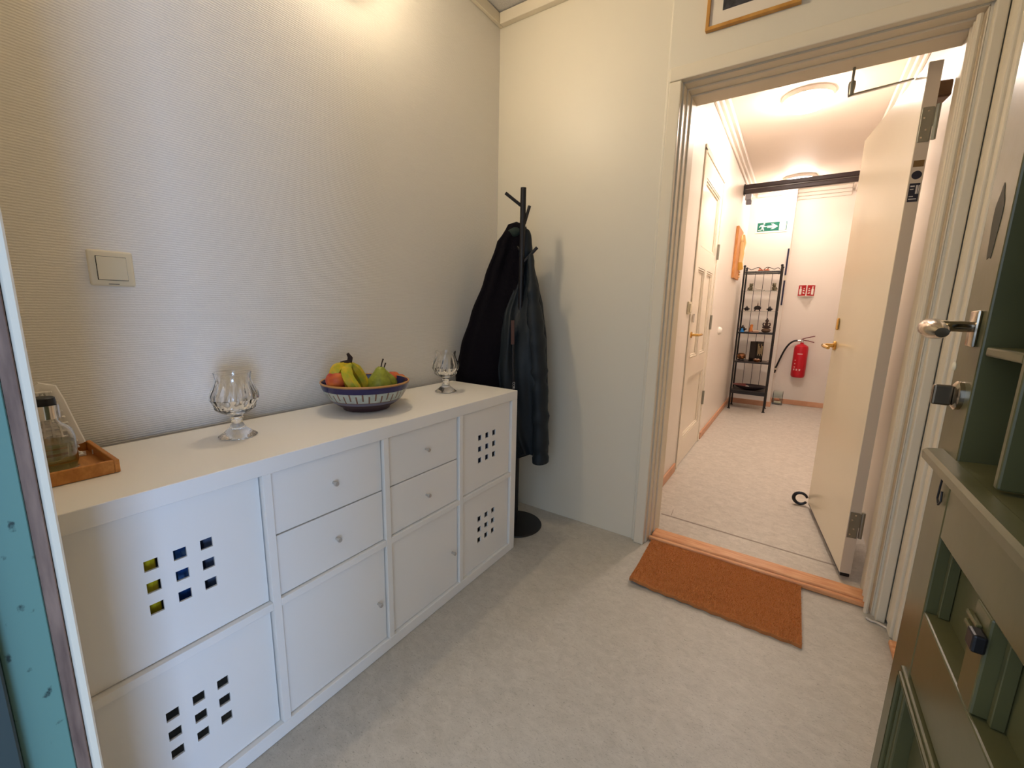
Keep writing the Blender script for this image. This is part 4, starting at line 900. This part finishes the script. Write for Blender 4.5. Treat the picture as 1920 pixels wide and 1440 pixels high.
# lions and a white horse on shelf 1
for px, lb, sg in ((1407, 'carved stone lion figure on the glass shelf nearest the hall corner', 1), (1452, 'carved stone lion figure on the glass shelf beside the hanging rod', -1)):
    x = rx_at(px, 541); c = Vector((x, RYM, Z1 + ZE)); t = thing('stone_lion', lb, 'figurine', c, 'stone lions on the rack')
    obj('plinth', B(c.x - 0.030, c.x + 0.030, c.y - 0.022, c.y + 0.022, c.z, c.z + 0.008, 0.002), M_stone, t)
    bm = NB(); tube(bm, [c + Vector((-sg * 0.012, 0, 0.010)), c + Vector((-sg * 0.004, 0, 0.030)), c + Vector((sg * 0.004, 0, 0.052))], [0.024, 0.021, 0.014], 12); obj('body', bm, M_stone, t, True)
    bm = NB(); ball(bm, c + Vector((sg * 0.006, -0.006, 0.066)), 0.020, 0.019, 0.019, 16, 10); ball(bm, c + Vector((sg * 0.008, -0.024, 0.060)), 0.011, 0.008, 0.008, 10, 8)
    for e in (-1, 1): ball(bm, c + Vector((sg * 0.006 + e * 0.014, 0, 0.082)), 0.006, 0.005, 0.007, 8, 6)
    obj('head', bm, M_stone, t, True)
    for e in (-1, 1): obj('front_leg', tube(NB(), [c + Vector((sg * 0.006 + e * 0.011, -0.012, 0.044)), c + Vector((sg * 0.008 + e * 0.012, -0.017, 0.0085))], [0.008, 0.006], 8), M_stone, t, True)
x = rx_at(1422, 542); c = Vector((x, RYM, Z1 + ZE)); t = thing('white_horse', 'small white animal figure between the stone lions on the rack', 'figurine', c)
bm = NB(); ball(bm, c + Vector((0.004, 0, 0.020)), 0.026, 0.011, 0.011, 14, 10); obj('body', bm, M_wst, t, True)
bm = NB(); tube(bm, [c + Vector((-0.018, 0, 0.022)), c + Vector((-0.026, 0, 0.038)), c + Vector((-0.034, 0, 0.042))], [0.008, 0.006, 0.004], 8); tube(bm, [c + Vector((-0.026, 0, 0.040)), c + Vector((-0.020, 0, 0.054))], [0.003, 0.001], 6); obj('head', bm, M_wst, t, True)
for dx in (-0.016, -0.008, 0.016, 0.024): obj('leg', tube(NB(), [c + Vector((dx, 0.004 if dx in (-0.008, 0.024) else -0.004, 0.016)), c + Vector((dx, 0.004 if dx in (-0.008, 0.024) else -0.004, 0.0))], [0.004, 0.003], 6), M_wst, t, True)
x = rx_at(1433, 543); tag(obj('pebble', ball(NB(), (x, RYM, Z1 + ZE + 0.006), 0.005, 0.005, 0.006, 8, 6), M_stone, None, True), 'tiny dark ornament beside the white animal on the glass shelf', 'ornament')
# incense burners on shelf 2 and 3
def burner(label, x, z, sc, m=M_bronze):
    c = Vector((x, RYM, z + ZE)); t = thing('incense_burner', label, 'incense burner', c, 'dark incense burners on the rack')
    obj('pot', lathe(NB(), [(0.0, 0.008 * sc), (0.018 * sc, 0.008 * sc), (0.028 * sc, 0.020 * sc), (0.026 * sc, 0.030 * sc), (0.022 * sc, 0.034 * sc), (0.0, 0.034 * sc)], c, 18), m, t, True)
    obj('lid', lathe(NB(), [(0.0, 0.0345 * sc), (0.020 * sc, 0.0345 * sc), (0.016 * sc, 0.044 * sc), (0.006 * sc, 0.050 * sc), (0.006 * sc, 0.056 * sc), (0.0, 0.064 * sc)], c, 16), m, t, True)
    for k in range(3):
        a = 2 * PI * k / 3 + 0.5; obj('foot', tube(NB(), [c + Vector((0.012 * sc * math.cos(a), 0.012 * sc * math.sin(a), 0.012 * sc)), c + Vector((0.016 * sc * math.cos(a), 0.016 * sc * math.sin(a), 0.0))], [0.005 * sc, 0.003 * sc], 6), m, t, True)
    for e in (-1, 1): obj('handle', tube(NB(), bez([c + Vector((e * 0.024 * sc, 0, 0.030 * sc)), c + Vector((e * 0.036 * sc, 0, 0.036 * sc)), c + Vector((e * 0.036 * sc, 0, 0.016 * sc)), c + Vector((e * 0.024 * sc, 0, 0.018 * sc))], 6), 0.0025 * sc, 6), m, t, True)
burner('small black lidded incense burner on the second glass shelf nearest the hall corner', rx_at(1400, 580), Z2, 0.95)
burner('small black lidded incense burner on the second glass shelf beside the hanging rod', rx_at(1443, 581), Z2, 0.95)
c = Vector((rx_at(1420, 580), RYM, Z2 + ZE)); t = thing('temple_censer', 'dark domed censer with a tall spire between two small burners on the rack', 'censer', c)
obj('drum', lathe(NB(), [(0.0, 0.016), (0.026, 0.016), (0.036, 0.026), (0.037, 0.040), (0.030, 0.052), (0.014, 0.060), (0.0, 0.061)], c, 22), M_bronze, t, True)
obj('spire', lathe(NB(), [(0.0, 0.0612), (0.008, 0.0612), (0.004, 0.072), (0.007, 0.078), (0.003, 0.086), (0.0, 0.115)], c, 12), mat('spire brown', (92, 58, 44), 0.4), t, True)
for k in range(4):
    a = PI / 4 + k * PI / 2; obj('leg', tube(NB(), [c + Vector((0.026 * math.cos(a), 0.026 * math.sin(a), 0.026)), c + Vector((0.036 * math.cos(a), 0.030 * math.sin(a), 0.0))], [0.008, 0.004], 6), M_bronze, t, True)
burner('black lidded incense burner behind the blue ornament on the rack', rx_at(1392, 619), Z3, 1.25)
c = Vector((rx_at(1391, 620, RY0 + 0.04), RY0 + 0.04, Z3 + ZE)); bm = NB(); lathe(bm, [(0.0, 0.0), (0.020, 0.0), (0.018, 0.012), (0.010, 0.022), (0.011, 0.034), (0.007, 0.042), (0.0, 0.044)], c, 14, rmod=lambda t, k: 1 + 0.12 * math.cos(3 * t)); tag(obj('blue_ornament', bm, mat('bright blue glaze', (20, 128, 206), 0.35), None, True), 'small bright blue seated ornament in front of the black burner on the rack', 'figurine')
c = Vector((rx_at(1408, 619), RYM, Z3 + ZE)); t = thing('wood_figure', 'orange carved wooden figure on the rack beside the seated statue', 'figurine', c)
M_ow = mat('orange wood', (206, 122, 52), 0.5); obj('base', B(c.x - 0.022, c.x + 0.022, c.y - 0.018, c.y + 0.018, c.z, c.z + 0.012, 0.003), mat('orange wood dark', (150, 74, 44), 0.5), t)
bm = NB(); tube(bm, [c + Vector((0, 0, 0.012)), c + Vector((-0.002, 0, 0.040)), c + Vector((0.002, 0, 0.066))], [0.020, 0.017, 0.014], 14); ball(bm, c + Vector((0.002, 0, 0.074)), 0.016, seg=14, rings=10); obj('body', bm, M_ow, t, True)
c = Vector((rx_at(1417, 618), RYM + 0.02, Z3 + ZE)); bm = NB(); tube(bm, [c + Vector((-0.03, 0, 0.012)), c + Vector((0.03, 0.01, 0.012))], [0.010, 0.012], 12); tag(obj('pale_roll', bm, mat('pale shell', (226, 196, 170), 0.5), None, True), 'pale pinkish roll lying beside the seated statue on the rack', 'ornament')
c = Vector((rx_at(1414, 622, RY0 + 0.05), RY0 + 0.05, Z3 + ZE)); tag(obj('card', B(c.x - 0.045, c.x + 0.045, c.y - 0.025, c.y + 0.025, c.z, c.z + 0.004, 0.001), mat('salmon card', (232, 180, 150), 0.6)), 'flat salmon pink card on the rack in front of the carved figure', 'card')
c = Vector((rx_at(1436, 620), RYM, Z3 + ZE)); t = thing('seated_statue', 'dark seated meditating statue on a rough brown rock on the rack', 'statue', c)
obj('rock', ball(NB(), c + Vector((0, 0, 0.026)), 0.048, 0.034, 0.0255, 20, 10, lambda n: 1 + 0.07 * math.sin(5 * n.x + 2) * math.sin(4 * n.z + 3 * n.y)), mat('brown rock', (118, 92, 70), 0.7, noise=(40, (78, 58, 44), 4, 0.3, 0.7)), t, True, 60)
M_bud = mat('dark statue', (62, 42, 36), 0.45); s0 = c + Vector((0, 0, 0.049))
bm = NB(); ball(bm, s0 + Vector((0, -0.004, 0.012)), 0.044, 0.026, 0.013, 20, 10); obj('crossed_legs', bm, M_bud, t, True)
bm = NB(); tube(bm, [s0 + Vector((0, 0, 0.012)), s0 + Vector((0, 0, 0.035)), s0 + Vector((0, 0, 0.058)), s0 + Vector((0, 0, 0.072))], [0.020, 0.019, 0.024, 0.010], 16, flat=(1.15, 0.8)); obj('torso', bm, M_bud, t, True)
for e in (-1, 1): obj('arm', tube(NB(), bez([s0 + Vector((e * 0.026, 0, 0.062)), s0 + Vector((e * 0.044, 0, 0.040)), s0 + Vector((e * 0.034, -0.018, 0.022)), s0 + Vector((e * 0.004, -0.024, 0.024))], 8), 0.0075, 8), M_bud, t, True)
bm = NB(); ball(bm, s0 + Vector((0, 0, 0.087)), 0.015, 0.016, 0.019, 16, 12); ball(bm, s0 + Vector((0, 0.001, 0.108)), 0.007, 0.007, 0.008, 10, 8)
for e in (-1, 1): ball(bm, s0 + Vector((e * 0.016, 0, 0.083)), 0.003, 0.004, 0.009, 8, 6)
ball(bm, s0 + Vector((0, -0.017, 0.085)), 0.003, 0.004, 0.005, 8, 6); obj('head', bm, M_bud, t, True)
# shelf 4
c = Vector((rx_at(1390, 668), RYM, Z4 + ZE)); t = thing('round_pot', 'round brown mottled pot on the lower metal shelf of the rack', 'pot', c)
M_pot = mat('mottled copper', (150, 96, 50), 0.3, metal=0.3, noise=(60, (70, 40, 28), 3, 0.35, 0.65)); obj('stand', lathe(NB(), [(0.0, 0.0), (0.034, 0.0), (0.036, 0.006), (0.030, 0.016), (0.0, 0.016)], c, 20), M_black, t, True)
obj('body', lathe(NB(), [(0.0, 0.0165), (0.026, 0.0165), (0.042, 0.032), (0.048, 0.052), (0.044, 0.070), (0.032, 0.082), (0.026, 0.084), (0.024, 0.080), (0.0, 0.078)], c, 26), M_pot, t, True)
fz0 = Z4 + ZE; fzz = onY(1420, 640, RYM + 0.02).z; t = thing('lacquer_screen', 'dark folding lacquer panel pair with pale pattern on the lower shelf', 'screen', (rx_at(1418, 670), RYM + 0.02, fz0))
xa, xm, xb = rx_at(1405, 665), rx_at(1418, 665), rx_at(1430, 665); yy = RYM + 0.015
def leaf(p, q_, nm): 
    p, q_ = Vector(p), Vector(q_); n_ = (q_ - p).cross(Vector((0, 0, 1))).normalized() * 0.008
    return obj(nm, prism(NB(), [p, q_, q_ + n_, p + n_], (0, 0, fzz - fz0)), mat('dark lacquer', (34, 26, 20), 0.25), t)
leaf((xa, yy - 0.05, fz0), (xm - 0.006, yy + 0.01, fz0), 'side_leaf'); l2 = leaf((xm, yy + 0.01, fz0), (xb, yy - 0.01, fz0), 'front_leaf')
M_gold = mat('gold pattern', (150, 128, 90), 0.4, metal=0.4)
for k in range(5):
    u = 0.18 + 0.16 * k; x = xm + (xb - xm) * u; y = yy + 0.01 - 0.02 * u - 0.0095; h_ = (fzz - fz0); obj('inlay', B(x - 0.004, x + 0.004, y, y + 0.001, fz0 + h_ * (0.3 + 0.08 * (k % 2)), fz0 + h_ * (0.88 - 0.1 * (k % 3)), 0.0003), M_gold, l2)
c = Vector((rx_at(1419, 676, RY0 + 0.05), RY0 + 0.05, Z4 + ZE)); tag(obj('small_bowl', lathe(NB(), [(0.0, 0.0), (0.022, 0.0), (0.036, 0.014), (0.040, 0.030), (0.037, 0.030), (0.032, 0.015), (0.0, 0.006)], c, 24), M_pot, None, True), 'small brown bowl holding two pale stones on the lower shelf of the rack', 'bowl')
for dx, lb in ((-0.014, 'pale egg shaped stone in the small brown bowl beside the round pot'), (0.014, 'pale egg shaped stone in the small brown bowl beside the rack post')):
    tag(obj('stone', ball(NB(), c + Vector((dx, 0, 0.028)), 0.0135, 0.012, 0.010, 14, 8), mat('pinkish stone', (232, 196, 170), 0.4), None, True), lb, 'stone', 'stones in the small bowl')
q = onX(1438, 664, 1); c = Vector((RX1 - 0.022, RYM + 0.02, Z4 + ZE)); t = thing('glass_ornament', 'tiny clear glass ornament on the lower shelf beside the rack post', 'ornament', c); bm = NB(); ball(bm, c + Vector((0, 0, 0.010)), 0.008, 0.006, 0.010, 12, 8); ball(bm, c + Vector((-0.012, 0, 0.007)), 0.006, 0.005, 0.007, 12, 8); obj('body', bm, M_glass, t, True)
# big dish on shelf 5
c = Vector(((RX0 + RX1) / 2 + 0.01, RYM, Z5 + ZE)); t = thing('large_dish', 'wide shallow dark dish with reddish inside on the bottom shelf of the rack', 'dish', c)
dish = [(0.0, 0.0), (0.06, 0.0), (0.12, 0.014), (0.17, 0.036), (0.186, 0.048), (0.186, 0.052), (0.165, 0.042), (0.11, 0.020), (0.0, 0.010)]
bm = lathe(NB(), dish, c, 40, mtx=Matrix.Diagonal((1.0, 0.62, 1, 1)), mi=lambda k, i: 1 if k >= 5 and 12 <= i <= 32 else 0); obj('bowl', bm, [mat('dark dish', (38, 30, 34), 0.3), mat('dish red', (120, 60, 54), 0.4)], t, True)
tag(obj('pale_stone', ball(NB(), c + Vector((-0.03, 0.02, 0.032)), 0.020, 0.014, 0.009, 12, 8), M_wst, None, True), 'small pale stone lying in the wide dark dish on the rack', 'stone')
# glass tank with candles on the floor
jc = Vector((1.352, 4.262, 0.0008)); t = thing('glass_tank', 'clear square glass vase standing on the hall floor in the wall corner', 'vase', jc)
h_, hw = 0.165, 0.052
obj('base', B(jc.x - hw, jc.x + hw, jc.y - hw, jc.y + hw, jc.z, jc.z + 0.008), M_shg, t)
for q in ((-hw, hw, -hw, -hw + 0.004), (-hw, hw, hw - 0.004, hw), (-hw, -hw + 0.004, -hw + 0.004, hw - 0.004), (hw - 0.004, hw, -hw + 0.004, hw - 0.004)): obj('side', B(jc.x + q[0], jc.x + q[1], jc.y + q[2], jc.y + q[3], jc.z + 0.0082, jc.z + h_), M_shg, t)
tag(obj('candle', tube(NB(), [(jc.x - 0.036, jc.y - 0.012, jc.z + 0.0255), (jc.x + 0.036, jc.y - 0.008, jc.z + 0.0255)], 0.0165, 14), mat('cream wax', (236, 220, 186), 0.5), None, True), 'cream candle lying on the bottom of the glass vase', 'candle')
tag(obj('candle', tube(NB(), [(jc.x - 0.034, jc.y + 0.006, jc.z + 0.058), (jc.x + 0.022, jc.y - 0.006, jc.z + 0.058)], 0.0155, 14), mat('orange wax', (214, 132, 90), 0.5), None, True), 'orange candle lying on top of the cream one in the glass vase', 'candle')
